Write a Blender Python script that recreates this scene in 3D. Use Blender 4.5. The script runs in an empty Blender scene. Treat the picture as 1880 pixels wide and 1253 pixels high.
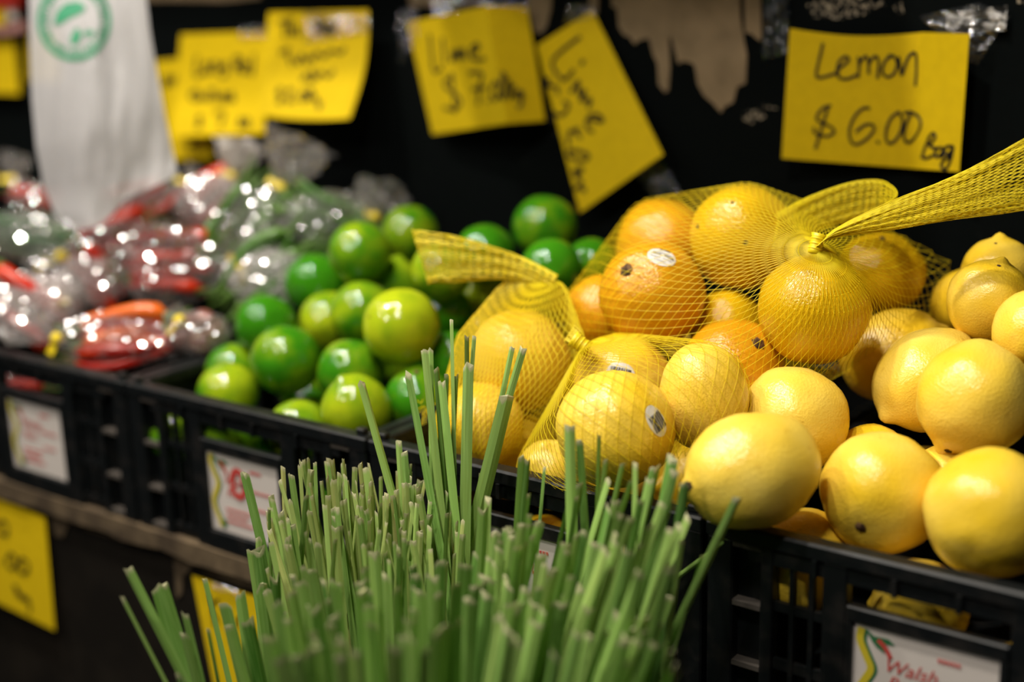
import bpy, bmesh, math, random
import numpy as np
from mathutils import Vector, Matrix, noise
from mathutils.bvhtree import BVHTree

random.seed(11)
S = bpy.context.scene
COL = S.collection
V = Vector

# ------------------------------------------------------------------ camera
F, CX, CY = 2516.1, 940.0, 626.5
XC = V((0.80010, 0.59918, -0.02862))       # image right in the world
YC = V((0.13176, -0.22210, -0.96608))      # image down
ZC = V((-0.58522, 0.76919, -0.25665))      # viewing direction
CAM = V((0.3948, -0.7189, 1.3349))
cd = bpy.data.cameras.new('camera')
cam = bpy.data.objects.new('camera', cd)
COL.objects.link(cam)
cam.matrix_world = Matrix.Translation(CAM) @ Matrix((XC, -YC, -ZC)).transposed().to_4x4()
cd.sensor_fit = 'HORIZONTAL'
cd.sensor_width = 36
cd.lens = F / 1880 * 36
cd.clip_start = 0.02
cd.dof.use_dof = True
cd.dof.focus_distance = 0.925
cd.dof.aperture_fstop = 2.1
S.camera = cam

# ------------------------------------------------------------------ world, lamps, exposure
S.view_settings.view_transform = 'Standard'
S.view_settings.look = 'None'
S.view_settings.exposure = -0.66
S.view_settings.gamma = 1.0
S.view_settings.use_curve_mapping = False
w = bpy.data.worlds.new('store_air')
S.world = w
w.use_nodes = True
w.node_tree.nodes['Background'].inputs[0].default_value = (0.75, 0.85, 1.0, 1)
w.node_tree.nodes['Background'].inputs[1].default_value = 0.018


def lamp(name, loc, target, size, energy, col=(1.0, 0.93, 0.82)):
    d = bpy.data.lights.new(name, 'AREA')
    d.shape = 'DISK'
    d.size = size
    d.energy = energy
    d.color = col
    o = bpy.data.objects.new(name, d)
    COL.objects.link(o)
    o.location = loc
    o.rotation_euler = (V(target) - V(loc)).to_track_quat('-Z', 'Y').to_euler()
    return o


lamp('ceiling_lamp', (-0.62, -0.12, 2.35), (-0.3, 0.1, 1.0), 0.055, 16)
lamp('ceiling_lamp', (-0.22, -0.40, 2.40), (-0.2, 0.1, 1.0), 0.055, 18)
lamp('ceiling_lamp', (-1.00, -0.34, 2.40), (-0.5, 0.1, 1.0), 0.055, 17)
lamp('ceiling_lamp', (-0.62, -1.25, 2.15), (-0.3, 0.1, 1.0), 0.13, 9)
lamp('ceiling_lamp', (0.15, -0.85, 2.35), (0.0, 0.0, 1.0), 0.14, 16)
for lx in (-1.9, -1.45):  # unseen far lamps added to put glints on the film bags
    for ly in (-1.5, -0.9, -0.3):
        lamp('ceiling_lamp', (lx, ly, 2.6), (-0.7, 0.1, 1.0), 0.09, 3.5)

# ------------------------------------------------------------------ helpers


def ray(x, y):
    return XC * ((x - CX) / F) + YC * ((y - CY) / F) + ZC


def atd(x, y, t):                      # point seen at pixel x,y at depth t
    return CAM + ray(x, y) * t


def ony(x, y, Y):                      # point seen at x,y on the plane Y
    d = ray(x, y)
    return CAM + d * ((Y - CAM.y) / d.y)


def heap(x, y, off=0.0):               # depth of the sloping produce heap at pixel x,y
    d = ray(x, y)
    # Y - .03 - 2.2 (Z - .985) - off = 0
    return (0.03 + 2.2 * (CAM.z - 0.985) + off - CAM.y) / (d.y - 2.2 * d.z)


def camv(a):                           # vector given along image right, down, away
    return (XC * a[0] + YC * a[1] + ZC * a[2])


def tag(o, label=None, cat=None, group=None, kind=None):
    if label: o['label'] = label
    if cat: o['category'] = cat
    if group: o['group'] = group
    if kind: o['kind'] = kind
    return o


def link(name, me, parent=None):
    o = bpy.data.objects.new(name, me)
    COL.objects.link(o)
    if parent is not None:
        o.parent = parent
    return o


def empty(name, loc=(0, 0, 0)):
    o = bpy.data.objects.new(name, None)
    COL.objects.link(o)
    o.location = loc
    o.empty_display_size = 0.02
    return o


class MB:
    def __init__(s):
        s.v = []; s.f = []

    def add(s, vs, fs):
        b = len(s.v)
        s.v += [tuple(p) for p in vs]
        s.f += [tuple(i + b for i in f) for f in fs]

    def box(s, x0, x1, y0, y1, z0, z1, ch=0.0):
        if ch <= 0:
            vs = [(x, y, z) for z in (z0, z1) for y in (y0, y1) for x in (x0, x1)]
            s.add(vs, [(0, 2, 3, 1), (4, 5, 7, 6), (0, 1, 5, 4), (2, 6, 7, 3), (0, 4, 6, 2), (1, 3, 7, 5)])
            return
        bm = bmesh.new()
        bmesh.ops.create_cube(bm, size=1)
        for v in bm.verts:
            v.co = ((x0 + x1) / 2 + v.co.x * (x1 - x0), (y0 + y1) / 2 + v.co.y * (y1 - y0), (z0 + z1) / 2 + v.co.z * (z1 - z0))
        bmesh.ops.bevel(bm, geom=bm.edges[:], offset=ch, segments=1, affect='EDGES', profile=0.5)
        bm.verts.index_update()
        s.add([v.co[:] for v in bm.verts], [[v.index for v in f.verts] for f in bm.faces])
        bm.free()

    def tube(s, pts, rad, n=8, cap=True, flat=None):
        """swept tube; rad a number or list; flat = (direction, factor) squashes the section"""
        pts = [V(p) for p in pts]
        m = len(pts)
        if not hasattr(rad, '__len__'): rad = [rad] * m
        b = len(s.v)
        up = None
        for i, p in enumerate(pts):
            t = (pts[min(i + 1, m - 1)] - pts[max(i - 1, 0)]).normalized()
            if up is None:
                up = V((0.31, 0.2, 0.93)) if abs(t.z) < 0.8 else V((1, 0.1, 0))
            a = (up - t * up.dot(t)).normalized()
            c = t.cross(a)
            up = a
            for k in range(n):
                th = 2 * math.pi * k / n
                s.v.append(tuple(p + (a * math.cos(th) + c * math.sin(th)) * rad[i]))
        for i in range(m - 1):
            for k in range(n):
                k2 = (k + 1) % n
                s.f.append((b + i * n + k, b + i * n + k2, b + (i + 1) * n + k2, b + (i + 1) * n + k))
        if cap:
            s.f.append(tuple(b + k for k in range(n))[::-1])
            s.f.append(tuple(b + (m - 1) * n + k for k in range(n)))

    def prism(s, poly, off):
        """planar outline (3-D points) pushed along off"""
        n = len(poly)
        off = V(off)
        vs = [V(p) for p in poly] + [V(p) + off for p in poly]
        fs = [tuple(range(n)), tuple(range(2 * n - 1, n - 1, -1))]
        fs += [(i, i + n, (i + 1) % n + n, (i + 1) % n) for i in range(n)]
        s.add(vs, fs)

    def mesh(s, name, mat, smooth=False):
        me = bpy.data.meshes.new(name)
        me.from_pydata(s.v, [], s.f)
        me.materials.append(mat)
        if smooth:
            me.polygons.foreach_set('use_smooth', [True] * len(me.polygons))
        me.update()
        return me

    def build(s, name, mat, parent=None, smooth=False):
        return link(name, s.mesh(name, mat, smooth), parent)


# ------------------------------------------------------------------ materials


def mat(name, col=(0.5, 0.5, 0.5), rough=0.5, spec=0.5, noise_=None, bump=None, trans=0.0, metal=0.0, coord='Object', sss=0.0):
    """noise_ = (scale, col2, lo, hi); bump = (scale, strength, distance)"""
    m = bpy.data.materials.new(name)
    m.use_nodes = True
    nt = m.node_tree
    p = nt.nodes['Principled BSDF']
    p.inputs['Base Color'].default_value = (*col, 1)
    p.inputs['Roughness'].default_value = rough
    p.inputs['Specular IOR Level'].default_value = spec
    p.inputs['Metallic'].default_value = metal
    tc = nt.nodes.new('ShaderNodeTexCoord')
    if noise_:
        sc, c2, lo, hi = noise_
        n = nt.nodes.new('ShaderNodeTexNoise')
        n.inputs['Scale'].default_value = sc
        n.inputs['Detail'].default_value = 6
        nt.links.new(tc.outputs[coord], n.inputs['Vector'])
        mr = nt.nodes.new('ShaderNodeMapRange')
        mr.inputs[1].default_value = lo; mr.inputs[2].default_value = hi
        nt.links.new(n.outputs[0], mr.inputs[0])
        mx = nt.nodes.new('ShaderNodeMix')
        mx.data_type = 'RGBA'
        mx.inputs[6].default_value = (*col, 1)
        mx.inputs[7].default_value = (*c2, 1)
        nt.links.new(mr.outputs[0], mx.inputs[0])
        nt.links.new(mx.outputs[2], p.inputs['Base Color'])
    if bump:
        n = nt.nodes.new('ShaderNodeTexNoise')
        n.inputs['Scale'].default_value = bump[0]
        n.inputs['Detail'].default_value = 4
        nt.links.new(tc.outputs[coord], n.inputs['Vector'])
        b = nt.nodes.new('ShaderNodeBump')
        b.inputs['Strength'].default_value = bump[1]
        b.inputs['Distance'].default_value = bump[2]
        nt.links.new(n.outputs[0], b.inputs['Height'])
        nt.links.new(b.outputs[0], p.inputs['Normal'])
    if trans > 0:                      # thin sheet that lets some light through
        tl = nt.nodes.new('ShaderNodeBsdfTranslucent')
        tl.inputs[0].default_value = (*col, 1)
        ms = nt.nodes.new('ShaderNodeMixShader')
        ms.inputs[0].default_value = trans
        nt.links.new(p.outputs[0], ms.inputs[1])
        nt.links.new(tl.outputs[0], ms.inputs[2])
        nt.links.new(ms.outputs[0], nt.nodes['Material Output'].inputs[0])
    return m


def citrus(name, c_main, c_alt, c_dark, pore, strength, rough, spec=0.5):
    """peel: colour drifts between two tones by the object's own 'ripeness', pores as fine bump"""
    m = bpy.data.materials.new(name)
    m.use_nodes = True
    nt = m.node_tree; L = nt.links.new
    p = nt.nodes['Principled BSDF']
    p.inputs['Roughness'].default_value = rough
    p.inputs['Specular IOR Level'].default_value = spec
    tc = nt.nodes.new('ShaderNodeTexCoord')
    at = nt.nodes.new('ShaderNodeAttribute'); at.attribute_type = 'OBJECT'; at.attribute_name = 'ripeness'
    oi = nt.nodes.new('ShaderNodeObjectInfo')
    va = nt.nodes.new('ShaderNodeVectorMath'); va.operation = 'ADD'
    vs = nt.nodes.new('ShaderNodeVectorMath'); vs.operation = 'SCALE'; vs.inputs[3].default_value = 17
    cb = nt.nodes.new('ShaderNodeCombineXYZ')
    for i in range(3): L(oi.outputs['Random'], cb.inputs[i])
    L(cb.outputs[0], vs.inputs[0]); L(tc.outputs['Object'], va.inputs[0]); L(vs.outputs[0], va.inputs[1])
    n1 = nt.nodes.new('ShaderNodeTexNoise'); n1.inputs['Scale'].default_value = 0.9; n1.inputs['Detail'].default_value = 2
    L(va.outputs[0], n1.inputs['Vector'])
    ad = nt.nodes.new('ShaderNodeMath'); ad.operation = 'ADD'
    L(n1.outputs[0], ad.inputs[0]); L(at.outputs['Fac'], ad.inputs[1])
    mr = nt.nodes.new('ShaderNodeMapRange'); mr.inputs[1].default_value = 0.72; mr.inputs[2].default_value = 1.25
    L(ad.outputs[0], mr.inputs[0])
    mx = nt.nodes.new('ShaderNodeMix'); mx.data_type = 'RGBA'
    mx.inputs[6].default_value = (*c_main, 1); mx.inputs[7].default_value = (*c_alt, 1)
    L(mr.outputs[0], mx.inputs[0])
    n2 = nt.nodes.new('ShaderNodeTexNoise'); n2.inputs['Scale'].default_value = 5; n2.inputs['Detail'].default_value = 8
    L(va.outputs[0], n2.inputs['Vector'])
    mr2 = nt.nodes.new('ShaderNodeMapRange'); mr2.inputs[1].default_value = 0.62; mr2.inputs[2].default_value = 0.8; mr2.inputs[4].default_value = 0.5
    L(n2.outputs[0], mr2.inputs[0])
    mx2 = nt.nodes.new('ShaderNodeMix'); mx2.data_type = 'RGBA'
    mx2.inputs[7].default_value = (*c_dark, 1)
    L(mr2.outputs[0], mx2.inputs[0]); L(mx.outputs[2], mx2.inputs[6])
    L(mx2.outputs[2], p.inputs['Base Color'])
    vo = nt.nodes.new('ShaderNodeTexNoise'); vo.inputs['Scale'].default_value = pore; vo.inputs['Detail'].default_value = 2
    L(va.outputs[0], vo.inputs['Vector'])
    bu = nt.nodes.new('ShaderNodeBump'); bu.inputs['Strength'].default_value = strength; bu.inputs['Distance'].default_value = 0.004
    L(vo.outputs[0], bu.inputs['Height']); L(bu.outputs[0], p.inputs['Normal'])
    return m


def film_mat(name, haze, col=(0.85, 0.85, 0.85), rough=0.14, gl=0.35, crinkle=110, top=0.4):
    """thin clear plastic film: mostly see-through, a little white haze, glossy"""
    m = bpy.data.materials.new(name)
    m.use_nodes = True
    nt = m.node_tree; L = nt.links.new
    nt.nodes.remove(nt.nodes['Principled BSDF'])
    tr = nt.nodes.new('ShaderNodeBsdfTransparent')
    di = nt.nodes.new('ShaderNodeBsdfDiffuse'); di.inputs[0].default_value = (*col, 1)
    tl = nt.nodes.new('ShaderNodeBsdfTranslucent'); tl.inputs[0].default_value = (*col, 1)
    g = nt.nodes.new('ShaderNodeBsdfGlossy'); g.inputs['Roughness'].default_value = rough
    tc = nt.nodes.new('ShaderNodeTexCoord'); nz = nt.nodes.new('ShaderNodeTexNoise'); nz.inputs['Scale'].default_value = crinkle; nz.inputs['Detail'].default_value = 3
    bp = nt.nodes.new('ShaderNodeBump'); bp.inputs['Strength'].default_value = 0.9; bp.inputs['Distance'].default_value = 0.004
    L(tc.outputs['Object'], nz.inputs['Vector']); L(nz.outputs[0], bp.inputs['Height'])
    if crinkle: L(bp.outputs[0], g.inputs['Normal'])
    fr = nt.nodes.new('ShaderNodeLayerWeight'); fr.inputs[0].default_value = gl
    m0 = nt.nodes.new('ShaderNodeMixShader'); m0.inputs[0].default_value = 0.4
    m1 = nt.nodes.new('ShaderNodeMixShader'); m1.inputs[0].default_value = haze
    m2 = nt.nodes.new('ShaderNodeMixShader')
    L(di.outputs[0], m0.inputs[1]); L(tl.outputs[0], m0.inputs[2])
    L(tr.outputs[0], m1.inputs[1]); L(m0.outputs[0], m1.inputs[2])
    mn = nt.nodes.new('ShaderNodeMath'); mn.operation = 'MINIMUM'; mn.inputs[1].default_value = top
    L(fr.outputs['Fresnel'], mn.inputs[0]); L(mn.outputs[0], m2.inputs[0]); L(m1.outputs[0], m2.inputs[1]); L(g.outputs[0], m2.inputs[2])
    L(m2.outputs[0], nt.nodes['Material Output'].inputs[0])
    return m


M = {}
M['wall'] = mat('black_painted_board', (0.0018, 0.0030, 0.0030), 0.8, 0.06, (38, (0.012, 0.013, 0.012), 0.70, 0.82), (90, 0.3, 0.002))
M['torn'] = mat('torn_brown_board', (0.20, 0.145, 0.085), 0.9, 0.1, (30, (0.29, 0.21, 0.125), 0.35, 0.65), (140, 0.4, 0.001))
M['crate'] = mat('black_crate_plastic', (0.0035, 0.0048, 0.0055), 0.45, 0.32, (60, (0.022, 0.019, 0.017), 0.5, 0.9), (160, 0.25, 0.0008))
M['dusty'] = mat('dusty_plastic', (0.07, 0.06, 0.052), 0.8, 0.2)
M['wood'] = mat('worn_shelf_wood', (0.06, 0.042, 0.026), 0.85, 0.2, (24, (0.16, 0.115, 0.066), 0.42, 0.68), (70, 0.5, 0.002))
M['panel'] = mat('dark_brown_panel', (0.009, 0.0072, 0.0055), 0.6, 0.2, (14, (0.018, 0.014, 0.010), 0.45, 0.7))
M['yellow'] = mat('yellow_card', (0.76, 0.53, 0.003), 0.75, 0.2, (120, (0.72, 0.50, 0.003), 0.4, 0.6), None, 0.08)
M['ink'] = mat('black_marker', (0.006, 0.005, 0.006), 0.5, 0.3)
M['ink_faint'] = mat('thin_dark_marker', (0.05, 0.04, 0.006), 0.6, 0.2)
M['ink_red'] = mat('red_print', (0.55, 0.06, 0.05), 0.6, 0.2)
M['white'] = mat('white_card', (0.66, 0.60, 0.56), 0.6, 0.3)
M['torn_print'] = mat('torn_black_and_white_paper', (0.62, 0.60, 0.58), 0.6, 0.3, (75, (0.01, 0.01, 0.01), 0.49, 0.53))
M['scuff'] = mat('scuffed_board', (0.004, 0.005, 0.005), 0.9, 0.1, (230, (0.30, 0.25, 0.18), 0.50, 0.56))
M['pyellow'] = mat('print_yellow', (0.62, 0.50, 0.03), 0.6, 0.2)
M['pgreen'] = mat('print_green', (0.03, 0.16, 0.06), 0.6, 0.2)
M['lemon'] = citrus('lemon_peel', (0.80, 0.52, 0.018), (0.86, 0.63, 0.11), (0.55, 0.30, 0.02), 20, 0.15, 0.25)
M['lemon_shaded'] = citrus('shaded_lemon_peel', (0.64, 0.30, 0.006), (0.72, 0.38, 0.010), (0.45, 0.22, 0.01), 19, 0.20, 0.24)  # peel colour carries the shade and net tint of the upper bag
M['lemon_dimmed'] = citrus('dimmed_lemon_peel', (0.67, 0.41, 0.005), (0.75, 0.49, 0.013), (0.50, 0.26, 0.01), 17, 0.24, 0.19)  # lemon peel darkened for the dimmer light on the upper bag
M['lime'] = citrus('lime_peel', (0.034, 0.185, 0.005), (0.37, 0.45, 0.010), (0.012, 0.06, 0.004), 20, 0.07, 0.09)
M['scar'] = mat('brown_stem_scar', (0.15, 0.08, 0.035), 0.8, 0.2, (9, (0.04, 0.02, 0.010), 0.4, 0.6))
M['sticker'] = mat('sticker_paper', (0.70, 0.69, 0.66), 0.45, 0.4)
M['net'] = mat('yellow_net_plastic', (0.95, 0.82, 0.02), 0.4, 0.5, None, None, 0.45)
M['tie'] = mat('yellow_bag_tape', (0.80, 0.60, 0.01), 0.4, 0.5)
M['film'] = film_mat('clear_crinkled_film', 0.17, (0.85, 0.80, 0.78), 0.09, 0.52, 0, 0.5)
M['film_hazy'] = film_mat('hazy_film', 0.50, (0.85, 0.80, 0.78), 0.09, 0.52, 0, 0.5)
M['tape'] = film_mat('clear_tape', 0.05, (0.7, 0.72, 0.75), 0.1, 0.4)
M['carrier'] = film_mat('white_carrier_film', 0.62, (0.70, 0.69, 0.71), 0.35, 0.2, 25, 0.12)
M['logo'] = mat('green_bag_print', (0.03, 0.22, 0.11), 0.5, 0.3)
M['chilli'] = mat('red_chilli_skin', (0.55, 0.018, 0.008), 0.22, 0.5, (9, (0.62, 0.07, 0.010), 0.45, 0.75))
M['chilli_orange'] = mat('orange_chilli_skin', (0.72, 0.13, 0.012), 0.25, 0.5)
M['green_veg'] = mat('green_chilli_skin', (0.045, 0.14, 0.012), 0.3, 0.5, (9, (0.12, 0.24, 0.03), 0.4, 0.7))
M['bean'] = mat('snake_bean_skin', (0.028, 0.12, 0.028), 0.4, 0.4, (9, (0.10, 0.20, 0.07), 0.4, 0.7))
M['calyx'] = mat('green_calyx', (0.07, 0.14, 0.02), 0.5, 0.3)
M['shallot'] = mat('shallot_skin', (0.16, 0.045, 0.04), 0.35, 0.5, (6, (0.28, 0.10, 0.07), 0.4, 0.7))
M['floor'] = mat('dark_floor', (0.05, 0.048, 0.045), 0.6, 0.3)
M['red'] = mat('red_packet', (0.45, 0.03, 0.02), 0.4, 0.4)
M['pink'] = mat('pink_label', (0.45, 0.22, 0.20), 0.6, 0.3)
M['bluefilm'] = film_mat('dark_blue_film', 0.10, (0.05, 0.10, 0.2), 0.2, 0.4)


def leaf_mat():
    m = bpy.data.materials.new('lemongrass_leaf')
    m.use_nodes = True
    nt = m.node_tree; L = nt.links.new
    p = nt.nodes['Principled BSDF']
    p.inputs['Roughness'].default_value = 0.5
    p.inputs['Specular IOR Level'].default_value = 0.35
    uv = nt.nodes.new('ShaderNodeUVMap'); uv.uv_map = 'UVMap'
    sp = nt.nodes.new('ShaderNodeSeparateXYZ'); L(uv.outputs[0], sp.inputs[0])
    at = nt.nodes.new('ShaderNodeAttribute'); at.attribute_type = 'OBJECT'; at.attribute_name = 'dryness'
    oi = nt.nodes.new('ShaderNodeObjectInfo')
    r1 = nt.nodes.new('ShaderNodeMix'); r1.data_type = 'RGBA'
    r1.inputs[6].default_value = (0.05, 0.19, 0.018, 1); r1.inputs[7].default_value = (0.38, 0.64, 0.14, 1)
    L(oi.outputs['Random'], r1.inputs[0])
    r2 = nt.nodes.new('ShaderNodeMix'); r2.data_type = 'RGBA'; r2.inputs[7].default_value = (0.55, 0.50, 0.17, 1)
    L(at.outputs['Fac'], r2.inputs[0]); L(r1.outputs[2], r2.inputs[6])
    # long veins
    wv = nt.nodes.new('ShaderNodeMath'); wv.operation = 'MULTIPLY'; wv.inputs[1].default_value = 9
    L(sp.outputs[0], wv.inputs[0])
    sn = nt.nodes.new('ShaderNodeTexNoise'); sn.noise_dimensions = '4D'; sn.inputs['Scale'].default_value = 1.0; sn.inputs['Detail'].default_value = 3
    cx = nt.nodes.new('ShaderNodeCombineXYZ'); vy = nt.nodes.new('ShaderNodeMath'); vy.operation = 'MULTIPLY'; vy.inputs[1].default_value = 25
    L(wv.outputs[0], cx.inputs[0]); L(sp.outputs[1], vy.inputs[0]); L(vy.outputs[0], cx.inputs[1]); L(cx.outputs[0], sn.inputs['Vector'])
    wr = nt.nodes.new('ShaderNodeMath'); wr.operation = 'MULTIPLY'; wr.inputs[1].default_value = 40; L(oi.outputs['Random'], wr.inputs[0]); L(wr.outputs[0], sn.inputs['W'])
    mr = nt.nodes.new('ShaderNodeMapRange'); mr.inputs[1].default_value = 0.4; mr.inputs[2].default_value = 0.7
    mr.inputs[3].default_value = 0.0; mr.inputs[4].default_value = 0.6
    L(sn.outputs[0], mr.inputs[0])
    r3 = nt.nodes.new('ShaderNodeMix'); r3.data_type = 'RGBA'; r3.inputs[7].default_value = (0.36, 0.58, 0.17, 1)
    L(mr.outputs[0], r3.inputs[0]); L(r2.outputs[2], r3.inputs[6])
    # pale dried cut tip (v = metres from the tip)
    tp = nt.nodes.new('ShaderNodeMapRange'); tp.inputs[1].default_value = 0.0008; tp.inputs[2].default_value = 0.0035
    tp.inputs[3].default_value = 0.85; tp.inputs[4].default_value = 0.0
    L(sp.outputs[1], tp.inputs[0])
    r4 = nt.nodes.new('ShaderNodeMix'); r4.data_type = 'RGBA'; r4.inputs[7].default_value = (0.62, 0.57, 0.36, 1)
    L(tp.outputs[0], r4.inputs[0]); L(r3.outputs[2], r4.inputs[6])
    L(r4.outputs[2], p.inputs['Base Color'])
    bu = nt.nodes.new('ShaderNodeBump'); bu.inputs['Strength'].default_value = 0.35; bu.inputs['Distance'].default_value = 0.0006
    L(sn.outputs[0], bu.inputs['Height']); L(bu.outputs[0], p.inputs['Normal'])
    tl = nt.nodes.new('ShaderNodeBsdfTranslucent'); L(r4.outputs[2], tl.inputs[0])
    ms = nt.nodes.new('ShaderNodeMixShader'); ms.inputs[0].default_value = 0.12
    L(p.outputs[0], ms.inputs[1]); L(tl.outputs[0], ms.inputs[2])
    L(ms.outputs[0], nt.nodes['Material Output'].inputs[0])
    return m


M['leaf'] = leaf_mat()

# ------------------------------------------------------------------ setting
WY = 0.40
b = MB(); b.box(-2.6, 1.3, WY, WY + 0.03, 0.0, 2.5)
wall = tag(b.build('wall_back', M['wall']), 'black painted board wall behind the produce', None, None, 'structure')
b = MB(); b.box(-2.6, 1.6, -2.6, WY, -0.03, 0.0)
tag(b.build('floor', M['floor']), 'dark floor of the shop', None, None, 'structure')


def patch(name, pts, parent, m, Y, th=0.0012):
    b = MB()
    b.prism([ony(x, y, Y) for x, y in pts], (0, -th, 0))
    return b.build(name, m, parent)


P1 = [(1120, -70), (1124, 12), (1133, 15), (1137, 50), (1147, 65), (1157, 68), (1166, 81), (1175, 74), (1192, 70), (1200, 100), (1208, 118),
      (1210, 155), (1222, 170), (1228, 165), (1231, 125), (1229, 75), (1233, 65), (1238, 85), (1246, 117), (1255, 112), (1270, 116), (1276, 120),
      (1282, 155), (1293, 175), (1310, 190), (1325, 207), (1330, 197), (1347, 188), (1354, 160), (1370, 153), (1372, 100), (1366, 70), (1360, 30), (1357, -70)]
P2 = [(1366, -70), (1369, 60), (1380, 62), (1395, 75), (1399, 72), (1396, -70)]
P3 = [(966, -70), (972, 20), (982, 58), (994, 62), (1004, 48), (1012, 20), (1020, -70)]
P4 = [(1075, -70), (1085, 15), (1092, 22), (1098, 25), (1104, -70)]
P5 = [(745, -70), (752, 4), (764, 18), (771, 10), (790, 12), (822, 6), (870, 8), (900, 2), (902, -70)]
P6 = [(245, -70), (262, 2), (330, 1), (412, 3), (480, -3), (482, -70)]
for P in (P1, P2, P3, P4, P5, P6):
    patch('torn_patch', P, wall, M['torn'], WY - 0.0002)
# small scuffs on the black board
for P in ([(1362, 204), (1392, 202), (1406, 214), (1384, 228), (1366, 220)], [(1392, 192), (1420, 195), (1428, 200), (1400, 199)],
          [(1480, 8), (1530, -4), (1590, -8), (1598, 26), (1540, 36), (1496, 32)], [(1640, 10), (1656, 4), (1660, 24), (1646, 26)],
          [(1590, 4), (1620, 2), (1626, 12), (1600, 16)], [(1866, -30), (1900, -30), (1900, 8), (1868, 6)]):
    patch('paint_chip', P, wall, M['scuff'], WY - 0.0002, 0.0005)

b = MB(); b.box(-2.6, -0.62, 0.235, WY, 1.535, 1.555); b.box(-0.62, -0.081, 0.11, WY, 1.535, 1.555)  # out-of-view board added, stepped to shade the cards and upper lemons
tag(b.build('shade_shelf_1', M['wall']), 'unseen dark shelf board added above the price cards, shaped to shade them', None, None, 'structure')

# counter
counter = tag(empty('display_counter', (-0.4, 0.2, 0.0)), 'long dark produce counter with worn wooden shelf edge under the black crates', 'counter')


def cpart(b, name, m, smooth=False):
    o = b.build(name, m, counter, smooth)
    o.matrix_parent_inverse = Matrix.Translation(-V((-0.4, 0.2, 0.0)))
    return o


b = MB()
n = 150
for i in range(n + 1):                         # plank whose lower front edge is chipped
    x = -1.9 + 2.9 * i / n
    dz = 0.004 * noise.noise((x * 21, 0, 0)) + 0.0025 * noise.noise((x * 90, 3, 0))
    dy = 0.002 * noise.noise((x * 40, 7, 0))
    b.v += [(x, -0.006 + dy, 0.8655), (x, -0.007 + dy, 0.848 + dz), (x, 0.39, 0.846), (x, 0.39, 0.8655)]
    if i:
        k = 4 * (i - 1)
        for j in range(4):
            j2 = (j + 1) % 4
            b.f.append((k + j, k + j2, k + 4 + j2, k + 4 + j))
b.f += [(3, 2, 1, 0), tuple(4 * n + j for j in range(4))]
cpart(b, 'shelf_board', M['wood'])
b = MB(); b.box(-1.9, 1.0, 0.001, 0.02, 0.0, 0.845)
cpart(b, 'front_panel', M['panel'])
b = MB(); b.box(-1.9, 1.0, -0.5, 0.001, 0.43, 0.45)
cpart(b, 'lower_step', M['panel'])
b = MB(); b.box(-1.9, 1.0, -0.5, -0.48, 0.0, 0.43)
cpart(b, 'step_riser', M['panel'])
for P in ([(100, 936), (150, 956), (152, 968), (128, 960), (118, 986), (104, 984), (98, 960)],
          [(322, 1004), (380, 1022), (470, 1052), (470, 1082), (415, 1064), (356, 1040), (338, 1058), (336, 1090), (327, 1098), (322, 1040)],
          [(150, 954), (260, 990), (322, 1008), (322, 1020), (250, 1000), (160, 972)]):
    b = MB(); b.prism([ony(x, y, 0.0012) for x, y in P], (0, -0.0015, 0))
    cpart(b, 'torn_edge', M['wood'])

# ------------------------------------------------------------------ crates
CW, CDEP, Z0, Z1 = 0.288, 0.370, 0.866, 1.0


def stroke_mesh(b, pts, wd, nrm, closed=False):
    """flat pen stroke through 3-D points: a thin ribbon"""
    P = [V(p) for p in pts]
    # smooth (Catmull-Rom)
    Q = []
    for i in range(len(P) - 1):
        p0 = P[max(i - 1, 0)]; p1 = P[i]; p2 = P[i + 1]; p3 = P[min(i + 2, len(P) - 1)]
        for k in range(4):
            t = k / 4
            Q.append(0.5 * ((2 * p1) + (p2 - p0) * t + (2 * p0 - 5 * p1 + 4 * p2 - p3) * t * t + (3 * p1 - p0 - 3 * p2 + p3) * t ** 3))
    Q.append(P[-1])
    m = len(Q)
    bs = len(b.v)
    for i, q in enumerate(Q):
        t = (Q[min(i + 1, m - 1)] - Q[max(i - 1, 0)])
        if t.length < 1e-9: t = V((1, 0, 0))
        s = nrm.cross(t.normalized()).normalized() * wd / 2
        ends = t.normalized() * wd * 0.35 * (1 if i == m - 1 else -1 if i == 0 else 0)
        b.v += [tuple(q + s + ends), tuple(q - s + ends)]
    for i in range(m - 1):
        b.f.append((bs + 2 * i, bs + 2 * i + 1, bs + 2 * i + 3, bs + 2 * i + 2))


def text_part(name, body, size, m, parent, loc, shear=0.25, Y=-0.001, rotz=0.0):
    cu = bpy.data.curves.new('text', 'FONT')
    cu.body = body; cu.size = size; cu.shear = shear; cu.resolution_u = 2
    t = bpy.data.objects.new('text', cu)
    COL.objects.link(t)
    dg = bpy.context.evaluated_depsgraph_get()
    me = bpy.data.meshes.new_from_object(t.evaluated_get(dg))
    bpy.data.objects.remove(t)
    me.materials.clear(); me.materials.append(m)
    c, s = math.cos(rotz), math.sin(rotz)
    for v in me.vertices:
        x, y = v.co.x * c - v.co.y * s, v.co.x * s + v.co.y * c
        v.co = (loc[0] + x, Y, loc[1] + y)
    return link(name, me, parent)


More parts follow.
